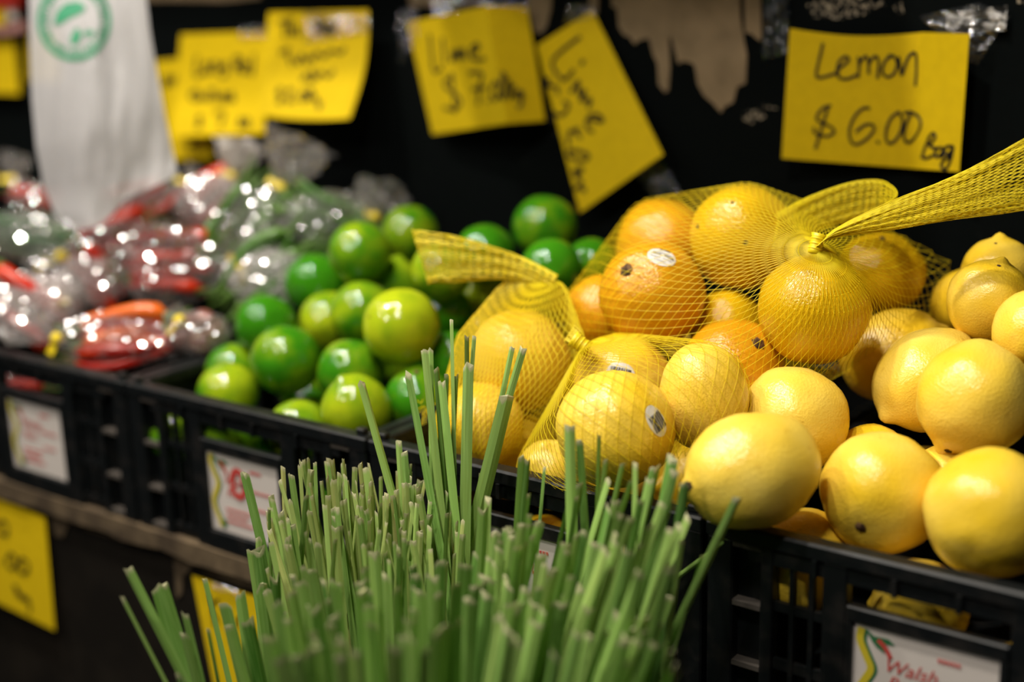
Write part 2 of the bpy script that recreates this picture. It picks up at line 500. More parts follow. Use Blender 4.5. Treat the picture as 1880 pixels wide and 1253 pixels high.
def make_crate():
    root = empty('produce_crate')
    m = M['crate']
    W, D = CW, CDEP
    zt, zb = Z1 - Z0, 0.0
    # rim: four flanged rails with a raised inner lip
    b = MB()
    b.box(0, W, -0.004, 0.009, zt - 0.011, zt, 0.0015)
    b.box(0, W, D - 0.009, D + 0.002, zt - 0.011, zt, 0.0015)
    b.box(0, 0.011, 0.009, D - 0.009, zt - 0.011, zt, 0.0015)
    b.box(W - 0.011, W, 0.009, D - 0.009, zt - 0.011, zt, 0.0015)
    b.box(0.03, W - 0.03, -0.002, 0.003, zt - 0.021, zt - 0.0115)          # under-lip
    for x in (0.075, 0.125, 0.163, 0.213):                                 # little gussets under the rim
        b.box(x - 0.0015, x + 0.0015, -0.0055, 0.0, zt - 0.021, zt - 0.010)
    b.build('rim', m, root)
    b = MB(); b.box(0.003, W - 0.003, 0.002, D, 0, 0.006)
    b.build('base', m, root)
    b = MB(); b.box(0.004, W - 0.004, D - 0.005, D - 0.001, 0.006, zt - 0.011)
    b.build('back_wall', m, root)
    for x in (0.003, W - 0.007):
        b = MB()
        b.box(x, x + 0.004, 0.006, D - 0.005, 0.006, 0.052)
        b.box(x, x + 0.004, 0.006, D - 0.005, 0.088, zt - 0.011)
        for k in range(8):
            y = 0.03 + k * 0.043
            b.box(x, x + 0.004, y, y + 0.009, 0.052, 0.088)
        b.build('side_wall', m, root)
    for mir in (0, 1):
        def X(a, c):
            return (a, c) if not mir else (W - c, W - a)
        b = MB(); b.box(*X(0.001, 0.019), -0.003, 0.016, 0, zt - 0.010, 0.0012)      # corner post, peg on top
        x0, x1 = X(0.006, 0.014)
        b.box(x0, x1, 0.001, 0.008, zt, zt + 0.005, 0.001)
        b.build('corner_post', m, root)
        for z in (0.121, 0.081, 0.039, 0.004):
            b = MB(); b.box(*X(0.019, 0.0385), -0.0025, 0.008, z - 0.0012, z + 0.0022)
            b.build('corner_rib', M['dusty'], root)
        b = MB(); b.box(*X(0.019, 0.0385), 0.006, 0.009, 0, zt - 0.010)
        b.build('corner_web', m, root)
        b = MB(); b.box(*X(0.0385, 0.0468), -0.003, 0.006, 0, zt - 0.010, 0.0008)
        b.build('post', m, root)
        b = MB(); b.box(*X(0.0800, 0.0955), -0.003, 0.006, 0, zt - 0.010, 0.0008)
        b.build('post', m, root)
        for xx in ((0.0572, 0.0604), (0.0699, 0.0733)):
            b = MB(); b.box(*X(*xx), -0.0005, 0.004, 0.006, zt - 0.014)
            b.build('slat', m, root)
        for z in ((0.082, 0.088), (0.042, 0.049), (0.006, 0.012), (zt - 0.016, zt - 0.010)):
            b = MB(); b.box(*X(0.0468, 0.0800), 0.0, 0.0038, *z)
            b.build('crossbar', m, root)
    # label holder
    b = MB()
    b.box(0.0955, W - 0.0955, -0.004, 0.003, 0.090, 0.100, 0.001)
    b.box(0.0955, W - 0.0955, -0.004, 0.003, 0.0, 0.018, 0.001)
    b.box(0.0955, 0.1000, -0.004, 0.003, 0.018, 0.090)
    b.box(W - 0.1000, W - 0.0955, -0.004, 0.003, 0.018, 0.090)
    b.box(0.1000, W - 0.1000, 0.0005, 0.003, 0.018, 0.090)
    b.build('label_holder', m, root)
    # printed card
    c = MB(); c.box(0.1002, W - 0.1002, -0.0012, 0.0003, 0.0185, 0.0895)
    card = c.build('label_card', M['white'], root)
    tag(card, 'white printed card with yellow-green vine and red script')
    nn = V((0, -1, 0))
    Yp = -0.0017
    vine = [(0.1050, 0.0855), (0.1045, 0.079), (0.1085, 0.070), (0.1118, 0.062), (0.1085, 0.054), (0.1048, 0.046), (0.1060, 0.037), (0.1100, 0.030), (0.1120, 0.024)]
    b = MB(); stroke_mesh(b, [(x + 0.0025, Yp + 0.0002, z) for x, z in vine], 0.0035, nn); b.build('vine_edge', M['pgreen'], card)  # green printed edge along the vine
    b = MB(); stroke_mesh(b, [(x, Yp, z) for x, z in vine], 0.0045, nn); b.build('vine', M['pyellow'], card)
    b = MB()
    b.prism([(0.108, Yp, 0.087), (0.113, Yp, 0.0835), (0.122, Yp, 0.084), (0.126, Yp, 0.081), (0.118, Yp, 0.080), (0.120, Yp, 0.0745), (0.115, Yp, 0.077), (0.112, Yp, 0.080)], (0, 0.0003, 0))
    b.prism([(0.112, Yp, 0.028), (0.118, Yp, 0.030), (0.119, Yp, 0.024), (0.115, Yp, 0.021)], (0, 0.0003, 0))
    b.build('printed_leaves', M['pgreen'], card)
    b = MB(); stroke_mesh(b, [(0.1165, Yp - 0.0002, 0.0815), (0.1205, Yp - 0.0002, 0.078), (0.1235, Yp - 0.0002, 0.073)], 0.0028, nn)
    b.build('printed_chilli', M['ink_red'], card)
    text_part('script_line', 'Walsh', 0.0128, M['ink_red'], card, (0.1190, 0.0630), 0.35, Yp)
    text_part('script_line', 'Run', 0.0128, M['ink_red'], card, (0.1215, 0.0520), 0.35, Yp)
    b = MB()
    for (x0, x1, z) in ((0.152, 0.166, 0.079), (0.151, 0.176, 0.062), (0.1195, 0.150, 0.040), (0.1195, 0.146, 0.0345), (0.1195, 0.152, 0.029), (0.153, 0.172, 0.0465)):
        k = int((x1 - x0) / 0.0028)
        for q in range(k):
            xa = x0 + (x1 - x0) * q / k
            b.box(xa, xa + 0.0019, Yp, Yp + 0.0003, z - 0.0011, z + 0.0011)
    o = b.build('small_print', M['ink_red'], card); o['kind'] = 'stuff'
    return root


def copy_tree(o, parent=None):
    c = o.copy(); COL.objects.link(c)
    if parent is not None: c.parent = parent
    for ch in list(o.children): copy_tree(ch, c)
    return c


crate0 = make_crate()
CR = []
for i, (x, lab) in enumerate(((-0.870, 'black plastic produce crate holding the bagged chillies, leftmost of the four'),
                              (-0.580, 'black plastic produce crate full of loose limes'),
                              (-0.290, 'black plastic produce crate of netted lemons, mostly hidden behind the lemongrass'),
                              (0.000, 'black plastic produce crate of loose lemons, rightmost of the four'))):
    c = crate0 if i == 0 else copy_tree(crate0)
    c.location = (x, 0.0, Z0)
    tag(c, lab, 'crate', 'black produce crates on the counter')
    CR.append(c)
# red round mark stamped on the lime crate's card
lc = [k for k in CR[1].children if k.name.startswith('label_card')][0]
b = MB()
ring = [(0.1375 + 0.0075 * math.cos(a), -0.0021, 0.066 + 0.0115 * math.sin(a)) for a in [2 * math.pi * k / 16 for k in range(17)]]
stroke_mesh(b, ring, 0.0055, V((0, -1, 0)))
tag(b.build('red_stamp', M['ink_red'], lc), 'bold red ring printed on the card')

# ------------------------------------------------------------------ fruit meshes


def fruit_mesh(name, m, L, nip, nipw, seed, lump, segs=40, rings=28, stem_dimple=0.03):
    b = MB()
    for i in range(rings + 1):
        ph = math.pi * i / rings
        r = math.sin(ph) ** 0.97 if 0 < i < rings else 0.0
        z = L * math.cos(ph)
        e = math.exp(-(ph / nipw) ** 2)
        z += nip * e
        r *= 1 - 0.28 * math.exp(-((ph - nipw * 0.95) / (nipw * 0.8)) ** 2) * min(1, nip / 0.15)
        pe = math.pi - ph
        z += stem_dimple * math.exp(-(pe / 0.2) ** 2)
        for k in range(segs):
            th = 2 * math.pi * k / segs
            d = V((math.cos(th) * math.sin(ph), math.sin(th) * math.sin(ph), math.cos(ph)))
            q = 1 + lump * noise.noise(d * 1.6 + V((seed * 7.1, 0, 0))) + lump * 0.25 * noise.noise(d * 5 + V((0, seed * 3.3, 0)))
            b.v.append((r * math.cos(th) * q, r * math.sin(th) * q, z * q))
    for i in range(rings):
        for k in range(segs):
            k2 = (k + 1) % segs
            b.f.append((i * segs + k, (i + 1) * segs + k, (i + 1) * segs + k2, i * segs + k2))
    return b.mesh(name, m, True)


def scar_mesh(name, r):
    b = MB()
    n = 12
    for j, (rr, zz) in enumerate(((1.0, 0.0), (0.85, -0.22), (0.45, -0.18), (0.12, -0.45))):
        for k in range(n):
            a = 2 * math.pi * k / n
            q = rr * (1 + 0.18 * math.sin(5 * a + j))
            b.v.append((q * r * math.cos(a), q * r * math.sin(a), zz * r))
    for j in range(3):
        for k in range(n):
            k2 = (k + 1) % n
            b.f.append((j * n + k, j * n + k2, (j + 1) * n + k2, (j + 1) * n + k))
    b.f.append(tuple(3 * n + k for k in range(n)))
    return b.mesh(name, M['scar'], True)


LEMV = [(fruit_mesh('lemon', M['lemon'], L_, 0.13 + 0.03 * (i % 3), 0.26, i, 0.05), L_) for i, L_ in enumerate((1.04, 1.04, 1.2, 1.2, 1.08, 1.12))]
LEMN = [(fruit_mesh('lemon', M['lemon'], 1.02, 0.13, 0.19, 12 + i, 0.06), 1.0) for i in range(2)]
LEMR = [(fruit_mesh('lemon', M['lemon'], 1.0, 0.05, 0.25, 20 + i, 0.045), 1.0) for i in range(3)]
LEMA = [(fruit_mesh('lemon', M['lemon_shaded'], 1.0, 0.05, 0.25, 30 + i, 0.05), 1.0) for i in range(3)]
LEMG = [(fruit_mesh('lemon', M['lemon_dimmed'], L_, 0.06, 0.25, 40 + i, 0.05), L_) for i, L_ in enumerate((1.0, 1.0, 1.18))]
LIMV = [(fruit_mesh('lime', M['lime'], 1.0 + 0.03 * (i % 3), 0.05 + 0.03 * (i % 3), 0.2, 50 + i, 0.03), 1.0 + 0.03 * (i % 3)) for i in range(6)]
SCAR = scar_mesh('stem_scar', 0.10)
SCAR_BIG = scar_mesh('stem_scar', 0.135)


def rot_to(axis, spin):
    q = axis.normalized().to_track_quat('Z', 'Y')
    return q.to_matrix().to_4x4() @ Matrix.Rotation(spin, 4, 'Z')


FR = {}


def put(key, name, px, py, rpx, t, var, axis, ripe, label, group, scar=None, spin=None):
    me, L = var
    r = t * rpx / F
    o = link(name, me)
    c = atd(px, py, t)
    if spin is None: spin = random.uniform(0, 6.28)
    o.matrix_world = Matrix.Translation(c) @ rot_to(camv(axis), spin) @ Matrix.Scale(r * 0.985, 4)
    o['ripeness'] = ripe
    tag(o, label, 'lemon' if name == 'lemon' else 'lime', group)
    if scar:
        s = link('stem_scar', SCAR if scar == 1 else SCAR_BIG, o)
        s.location = (0, 0, -L * 0.955)
        tag(s, 'brown stem scar')
    FR[key] = (o, c, r)
    return o


def on_surface(o, d, mesh_bvh={}):
    """point and normal of fruit o's peel in local direction d"""
    me = o.data
    if me.name not in mesh_bvh:
        mesh_bvh[me.name] = BVHTree.FromPolygons([v.co[:] for v in me.vertices], [p.vertices[:] for p in me.polygons])
    d = d.normalized()
    hit = mesh_bvh[me.name].ray_cast(d * 3, -d)
    return hit[0]


def sticker(key, px, py, w_, h_, rot, style):
    o, c, r = FR[key]
    # direction: where the camera ray meets the fruit
    inv = o.matrix_world.inverted()
    o_l = inv @ CAM
    d_l = (inv.to_3x3() @ ray(px, py)).normalized()
    me = o.data
    bv = BVHTree.FromPolygons([v.co[:] for v in me.vertices], [p.vertices[:] for p in me.polygons])
    hit, nrm, _, _ = bv.ray_cast(o_l, d_l)
    if hit is None:
        hit = on_surface(o, -d_l); nrm = hit.normalized()
    ex = (inv.to_3x3() @ (XC * math.cos(rot) + YC * math.sin(rot))).normalized()
    ex = (ex - nrm * ex.dot(nrm)).normalized()
    ey = nrm.cross(ex)
    sc = 1 / r
    def at(u, v, lift):
        p = hit + ex * u * sc + ey * v * sc
        q = bv.ray_cast(p + nrm * 1.0, -nrm)
        return (q[0] if q[0] is not None else p) + nrm * lift
    b = MB()
    b.v.append(tuple(at(0, 0, 0.012)))
    n = 20
    for j in (1, 2, 3):
        for k in range(n):
            a = 2 * math.pi * k / n
            b.v.append(tuple(at(w_ / 2 * j / 3 * math.cos(a), h_ / 2 * j / 3 * math.sin(a), 0.012)))
    for k in range(n):
        k2 = (k + 1) % n
        b.f.append((0, 1 + k, 1 + k2))
        for j in range(2):
            b.f.append((1 + j * n + k, 1 + (j + 1) * n + k, 1 + (j + 1) * n + k2, 1 + j * n + k2))
    s = b.build('sticker', M['sticker'], o, True)
    tag(s, 'white oval fruit sticker with printed bars')
    b = MB()
    def strip(u0, u1, v0, v1):
        ku, kv = max(1, int((u1 - u0) / 0.002)), max(1, int((v1 - v0) / 0.002))
        bs = len(b.v)
        for q in range(kv + 1):
            for i in range(ku + 1):
                b.v.append(tuple(at(u0 + (u1 - u0) * i / ku, v0 + (v1 - v0) * q / kv, 0.020)))
        for q in range(kv):
            for i in range(ku):
                a = bs + q * (ku + 1) + i
                b.f.append((a, a + 1, a + ku + 2, a + ku + 1))
    if style == 'bars':
        x = -w_ * 0.36
        rr = random.Random(3)
        while x < w_ * 0.36:
            d = rr.choice((0.0003, 0.0005, 0.0009))
            strip(x, x + d, -h_ * 0.30, h_ * 0.22)
            x += d + rr.choice((0.0004, 0.0007))
    else:
        for v, h, u0, u1 in ((-0.30, 0.0003, -0.2, 0.2), (-0.13, 0.0003, -0.38, -0.02), (-0.13, 0.0003, 0.06, 0.38), (0.02, 0.0011, -0.36, -0.04), (0.03, 0.0010, 0.08, 0.42),
                             (0.16, 0.0004, -0.36, 0.38), (0.40, 0.0010, -0.18, 0.18)):
            strip(u0 * w_, u1 * w_, v * h_, v * h_ + h)
    b.build('barcode', M['ink'], s)


def spot(key, px, py, sc):
    o, c, r = FR[key]
    inv = o.matrix_world.inverted()
    bv = BVHTree.FromPolygons([v.co[:] for v in o.data.vertices], [p.vertices[:] for p in o.data.polygons])
    hit, nrm, _, _ = bv.ray_cast(inv @ CAM, (inv.to_3x3() @ ray(px, py)).normalized())
    if hit is None: return
    s = link('blemish', SCAR, o)
    s.matrix_local = Matrix.Translation(hit) @ rot_to(-nrm, 0) @ Matrix.Diagonal((sc, sc, sc * 0.5, 1))
    tag(s, 'dark speck')


LG = 'loose lemons heaped in the rightmost crate'
NG = 'lemons inside the yellow net bags'
LEMONS = [
 # key, px, py, rpx, depth, variant, axis (right, down, away), ripeness, scar, label, group
 ('L1', 1380, 865, 109, .8446, LEMV[2], (-.93, .26, -.2), .55, None, 'large pale lemon lying on its side over the crate corner, creased tip to the left', LG),
 ('L2', 1457, 772, 101, .937, LEMR[0], (.7, .4, .5), .62, None, 'round pale lemon behind the large lemon at the crate corner', LG),
 ('L3', 1621, 905, 114, .8628, LEMR[1], (.55, -.5, .67), .42, 1, 'front lemon resting on the crate rim with brown stem scar low on its left', LG),
 ('L4', 1818, 942, 121, .8073, LEMR[2], (.5, -.5, .7), .40, None, 'largest front lemon at the far right, cut by the picture edge', LG),
 ('L5', 1702, 697, 90, .9519, LEMV[3], (-.75, .62, -.15), .55, None, 'long lemon tilted with its nipple down to the left, behind the big right lemon', LG),
 ('L6', 1790, 732, 105, .8821, LEMV[0], (-.45, .85, .2), .55, None, 'smooth big lemon stacked above the front right lemon', LG),
 ('L7', 1815, 553, 77, .9565, LEMN[0], (.22, -.9, -.3), .35, None, 'lemon with upright dark-tipped nipple near the right edge', LG),
 ('L8', 1835, 512, 74, 1.0028, LEMN[1], (-.05, -.97, -.15), .35, None, 'highest loose lemon, nipple up, behind the dark-tipped one', LG),
 ('L9', 1905, 612, 82, .9083, LEMV[1], (.4, .2, .8), .45, None, 'lemon cut by the right edge of the picture, below the nippled pair', LG),
 ('L10', 1783, 560, 70, 1.0547, LEMV[4], (-.8, .3, .5), .2, None, 'shaded lemon half hidden at the back between net bag and nippled lemons', LG),
 ('L11', 1640, 652, 84, 1.0225, LEMV[2], (.88, -.42, -.1), .25, None, 'half shaded lemon pointing right, under the net bag', LG),
 ('L12', 1600, 862, 82, .9394, LEMV[1], (.2, .3, .9), .3, None, 'lemon buried in the gap left of the front scarred lemon', LG),
 ('L13', 1475, 1030, 95, .8858, LEMV[4], (.3, -.5, .8), .3, None, 'lemon sunk behind the rim between the two front lemons', LG),
 ('L14', 1745, 900, 84, .8994, LEMV[5], (.2, -.5, .8), .4, None, 'lemon glimpsed between the front lemon and the stacked big one', LG),
 ('L15', 1690, 1112, 86, .8361, LEMV[0], (-.8, .1, .5), .4, None, 'lemon low in the crate seen above the printed label', LG),
 ('A1', 1130, 788, 110, .9048, LEMR[0], (.35, .2, .9), .45, None, 'biggest netted lemon in front, oval sticker on its right side', NG),
 ('A2', 1145, 707, 92, 1.0121, LEMR[1], (-.3, .3, .9), .45, None, 'netted lemon with barcode sticker behind the biggest netted one', NG),
 ('A3', 1292, 730, 84, .9265, LEMV[3], (.15, .97, .2), .50, None, 'upright netted lemon right of the stickered pair', NG),
 ('A4', 1010, 870, 62, .9908, LEMV[0], (-.2, -.8, -.5), .45, None, 'small netted lemon low at the crate rim, left of the biggest', NG),
 ('B1', 955, 662, 95, 1.0665, LEMR[2], (.5, .5, .7), .42, None, 'large lemon in the left net bag with the long gathered neck', NG),
 ('B2', 942, 835, 82, 1.0797, LEMR[1], (.3, .3, .9), .42, None, 'lemon at the bottom right of the left net bag', NG),
 ('B3', 882, 782, 80, 1.0265, LEMR[0], (-.3, .7, .6), .42, None, 'lemon at the bottom left of the left net bag, behind the tall leaves', NG),
 ('C1', 1362, 436, 97, 1.0540, LEMG[0], (.7, .3, .7), .15, None, 'topmost round lemon in the upper net bag, dotted with dark specks', NG),
 ('C2', 1218, 452, 88, 1.1131, LEMA[0], (.2, .3, .9), .15, None, 'amber-shaded lemon at the back left of the upper net bag', NG),
 ('C3', 1197, 540, 99, 1.0311, LEMA[1], (.55, .43, .7), .1, 2, 'deep amber-shaded lemon with stem scar and white sticker in the upper net bag', NG),
 ('C4', 1495, 568, 103, .9632, LEMG[1], (.2, .5, .85), .1, None, 'round lemon right under the knot of the upper net bag', NG),
 ('C5', 1618, 500, 73, 1.0663, LEMG[2], (.93, .2, .3), .15, None, 'long lemon at the back right of the upper net bag', NG),
 ('C6', 1345, 682, 98, .9932, LEMA[2], (-.38, .55, .74), .1, 2, 'dark amber-shaded lemon with green-black stem scar at the foot of the upper net bag', NG),
 ('C7', 1335, 602, 70, 1.0491, LEMG[0], (.4, .3, .9), .1, None, 'shaded lemon in the gap in the middle of the upper net bag', NG),
 ('C8', 1107, 577, 73, 1.0900, LEMA[0], (-.6, -.2, .6), .15, None, 'amber-shaded lemon peeping out left of the scarred amber-shaded one', NG),
]
for (k, x, y, r, t, var, ax, ri, sc, lab, g) in LEMONS:
    put(k, 'lemon', x, y, r, t, var, ax, ri, lab, g, sc)
sticker('A1', 1206, 773, 0.016, 0.0225, -0.5, 'bars')
sticker('A2', 1139, 684, 0.021, 0.0155, 0.25, 'bars')
sticker('C3', 1215, 471, 0.022, 0.017, 0.55, 'lines')

KG = 'loose limes heaped in the second crate'
LIMES = [
 ('m1', 737, 600, 72, 1.1495, 3, (.79, .24, .56), .75, 1, 'large yellow-green lime with brown stem spot, at the front top of the heap'),
 ('m2', 525, 662, 66, 1.2085, 0, (.3, .2, .9), .32, None, 'large bright green lime in front, left of the mottled one'),
 ('m3', 418, 722, 57, 1.22, 1, (.4, -.3, .8), .50, None, 'light green lime nearest the left corner of its crate'),
 ('m4', 432, 683, 54, 1.2679, 2, (.3, .2, .9), .35, None, 'green lime tucked behind the left corner lime'),
 ('m5', 487, 597, 57, 1.2585, 4, (-.5, .2, .8), .12, None, 'dull dark green lime at the left of the heap beside the bagged greens'),
 ('m6', 645, 684, 62, 1.1751, 5, (.5, .3, .8), .38, None, 'half green half yellow-striped lime below the large yellow-green one'),
 ('m7', 655, 755, 66, 1.1154, 5, (-.38, -.88, -.3), .52, None, 'pale knobbly lime with nipple up, leaning on the front rim'),
 ('m8', 548, 790, 58, 1.1431, 0, (.3, .2, .9), .50, None, 'pale lime peeping over the rim, middle of the crate front'),
 ('m9', 768, 735, 63, 1.1408, 1, (-.4, .5, .8), .25, None, 'green lime at the right crate corner behind the tall leaves'),
 ('m10', 606, 590, 56, 1.2703, 2, (.3, .2, .9), .62, None, 'yellowish lime between the dark left lime and the yellow-green one'),
 ('m11', 665, 575, 60, 1.228, 3, (.6, .2, .8), .40, None, 'dusty green lime overlapped by the large yellow-green one'),
 ('m12', 580, 523, 57, 1.3174, 4, (.3, .8, .5), .08, None, 'darkest green lime on the left slope of the heap'),
 ('m13', 660, 464, 58, 1.245, 0, (.3, .2, .9), .34, None, 'glossy green lime second from the top of the left heap'),
 ('m14', 753, 428, 52, 1.3514, 1, (.3, .2, .9), .42, None, 'topmost bright lime of the heap, left of the net tail'),
 ('m15', 810, 500, 56, 1.2088, 2, (.3, .2, .9), .45, None, 'lime behind the fan of yellow net tail'),
 ('m16', 716, 528, 55, 1.2826, 5, (.3, -.9, -.2), .42, None, 'lime with pointed yellowish tip in the middle of the heap'),
 ('m17', 1000, 418, 61, 1.2707, 0, (.9, -.2, .3), .22, None, 'shiny dark green lime with a yellow flank, highest at the back right'),
 ('m18', 1012, 494, 58, 1.1757, 4, (.1, .3, -.9), .02, None, 'very dark dull lime end-on below the shiny one at the back right'),
 ('m19', 1087, 488, 52, 1.2086, 2, (.3, .2, .9), .25, None, 'small lime peeping out left of the upper lemon net'),
 ('m20', 890, 466, 56, 1.2413, 3, (.3, .2, .9), .10, None, 'shaded lime at the back above the net tail'),
 ('m21', 885, 540, 47, 1.275, 1, (.3, .2, .9), .60, None, 'yellowish lime seen under the net tail'),
 ('m22', 815, 575, 55, 1.246, 2, (.3, .2, .9), .10, None, 'dark lime right of the large yellow-green one'),
 ('m23', 832, 665, 58, 1.1731, 4, (.3, .2, .9), .15, None, 'dark lime next to the left net bag'),
 ('m24', 425, 800, 58, 1.1851, 0, (.3, .2, .9), .35, None, 'lime seen through the opening above the lime crate label'),
 ('m25', 322, 800, 48, 1.2274, 1, (.3, .2, .9), .35, None, 'lime seen through the left slots of the lime crate'),
]
for (k, x, y, r, t, v, ax, ri, sc, lab) in LIMES:
    put(k, 'lime', x, y, r, t, LIMV[v], ax, ri, lab, KG, sc)

for k_, x_, y_, s_ in (('C1', 1281, 416, .55), ('C1', 1345, 372, .4), ('C1', 1369, 446, .5), ('L1', 1264, 893, .8), ('L7', 1834, 488, .5), ('L8', 1828, 447, .4), ('L6', 1741, 829, .7), ('C5', 1620, 438, .8), ('m9', 765, 684, .9)):
    spot(k_, x_, y_, s_)

# fruit lower in the crates that carries the heaps (glimpsed through slots and gaps)
occ = [(c, r) for (o, c, r) in FR.values()]


def fill(name, x0, x1, r, zmax_of_y, var, ripe, label, group):
    z = Z0 + 0.008 + r
    lay = 0
    while z < 1.12:
        y = 0.012 + r + (lay % 2) * r * 0.6
        while y < CDEP - 0.01 - r:
            x = x0 + 0.012 + r + (lay % 2) * r * 0.7
            while x < x1 - 0.012 - r:
                if z < zmax_of_y(y):
                    p = V((x, y, z))
                    if (y < 0.10 or z > zmax_of_y(y) - 0.055) and all((p - c).length > (r + q) * 0.99 for c, q in occ):
                        o = link(name, random.choice(var)[0])
                        o.matrix_world = Matrix.Translation(p) @ rot_to(V((random.uniform(-1, 1), random.uniform(-1, 1), random.uniform(-.4, .4) + 0.01)), random.uniform(0, 6)) @ Matrix.Scale(r * 0.97, 4)
                        o['ripeness'] = ripe + random.uniform(-.15, .15)
                        tag(o, label, name, group)
                        occ.append((p, r))
                x += r * 2.03
            y += r * 1.95
        z += r * 1.72
        lay += 1


fill('lime', -0.58, -0.29, 0.0275, lambda y: 0.945 + 0.30 * y, LIMV, 0.3, 'lime lower in the lime crate, under the heap', 'limes buried in the second crate')
fill('lemon', -0.29, 0.0, 0.034, lambda y: 0.955 + 0.28 * y, LEMV, 0.35, 'lemon lower in the netted lemon crate, under the bags', 'lemons buried in the third crate')
fill('lemon', 0.0, 0.288, 0.034, lambda y: 0.955 + 0.28 * y, LEMV, 0.35, 'lemon lower in the rightmost crate, under the heap', 'lemons buried in the fourth crate')

# ------------------------------------------------------------------ yellow net bags


def strands(name, nodes, edges, rad, parent, label=None):
    """three-sided threads along every edge"""
    N = np.array(nodes, dtype=np.float64); Eg = np.array(edges, dtype=np.int64)
    a, c = N[Eg[:, 0]], N[Eg[:, 1]]
    t = c - a
    ln = np.linalg.norm(t, axis=1)
    ok = ln > 1e-6
    a, c, t, ln = a[ok], c[ok], t[ok], ln[ok]
    t /= ln[:, None]
    ref = np.where(np.abs(t[:, 2:3]) < 0.8, np.array([[0, 0, 1.0]]), np.array([[1.0, 0, 0]]))
    u = np.cross(t, ref); u /= np.linalg.norm(u, axis=1)[:, None]
    v = np.cross(t, u)
    k = len(a)
    out = np.zeros((k, 6, 3))
    for q in range(3):
        th = 2 * math.pi * q / 3
        o = (u * math.cos(th) + v * math.sin(th)) * rad
        out[:, q] = a + o
        out[:, 3 + q] = c + o
    base = (np.arange(k) * 6)[:, None]
    quads = np.concatenate([base + np.array([[q, (q + 1) % 3, 3 + (q + 1) % 3, 3 + q]]) for q in range(3)], axis=0)
    me = bpy.data.meshes.new(name)
    me.vertices.add(k * 6); me.vertices.foreach_set('co', out.reshape(-1))
    me.loops.add(quads.size); me.loops.foreach_set('vertex_index', quads.reshape(-1).astype(np.int32))
    me.polygons.add(len(quads))
    me.polygons.foreach_set('loop_start', np.arange(0, quads.size, 4, dtype=np.int32))
    me.update(calc_edges=True)
    me.materials.append(M['net'])
    o = link(name, me, parent)
    o['kind'] = 'stuff'
    if label: o['label'] = label
    return o


def hull_net(keys, extra, knot, G, n_around, step, parent, pmax=2.5, rad=0.0003, twist=0.0, knots=0):
    """net pulled tight over the fruit: convex hull of the lemons, cut by rays from G"""
    bm = bmesh.new()
    for k in keys:
        o, c, r = FR[k]
        mw = o.matrix_world
        for v in o.data.vertices:
            co = mw @ v.co
            bm.verts.new(c + (co - c) * (1 + 0.0016 / r))
    for p, r in extra + [(knot, 0.004)]:
        for d in ((1, 0, 0), (-1, 0, 0), (0, 1, 0), (0, -1, 0), (0, 0, 1), (0, 0, -1), (.6, .6, .5), (-.6, .6, .5), (.6, -.6, .5), (-.6, -.6, .5)):
            bm.verts.new(p + V(d) * r)
    res = bmesh.ops.convex_hull(bm, input=bm.verts[:])
    bmesh.ops.delete(bm, geom=[g for g in res['geom_interior'] if isinstance(g, bmesh.types.BMVert)], context='VERTS')
    bv = BVHTree.FromBMesh(bm)
    bm.free()
    ax = (knot - G).normalized()
    e1 = ax.orthogonal().normalized(); e2 = ax.cross(e1)
    nodes, edges = [], []
    ph = 0.012
    j = 0
    rows = []
    while ph < pmax:
        row = []
        for i in range(n_around):
            th = 2 * math.pi * (i + 0.5 * (j % 2)) / n_around + twist * ph
            d = ax * math.cos(ph) + (e1 * math.cos(th) + e2 * math.sin(th)) * math.sin(ph)
            h = bv.ray_cast(G, d)
            row.append(h[0] if h[0] is not None else G + d * 0.05)
        rows.append(row)
        mean = sum((p - G).length for p in row) / n_around
        spread = max(0.25, min(1.0, math.sin(ph) * 1.3))
        ph += step * (1.9 - 0.9 * spread) / max(mean, 0.02)
        j += 1
    for row in rows:
        nodes += [p[:] for p in row]
    for j in range(len(rows) - 1):
        for i in range(n_around):
            a = j * n_around + i
            if j % 2 == 0:
                nb = (i, (i - 1) % n_around)
            else:
                nb = (i, (i + 1) % n_around)
            for q in nb:
                edges.append((a, (j + 1) * n_around + q))
    strands('netting', nodes, edges, rad, parent)
    if knots:
        b = MB()
        for p in nodes:
            p = V(p)
            b.add([p + V(d) * knots for d in ((1, 0, 0), (-1, 0, 0), (0, 1, 0), (0, -1, 0), (0, 0, 1), (0, 0, -1))],
                  [(0, 2, 4), (2, 1, 4), (1, 3, 4), (3, 0, 4), (2, 0, 5), (1, 2, 5), (3, 1, 5), (0, 3, 5)])
        b.build('net_knots', M['net'], parent)['kind'] = 'stuff'


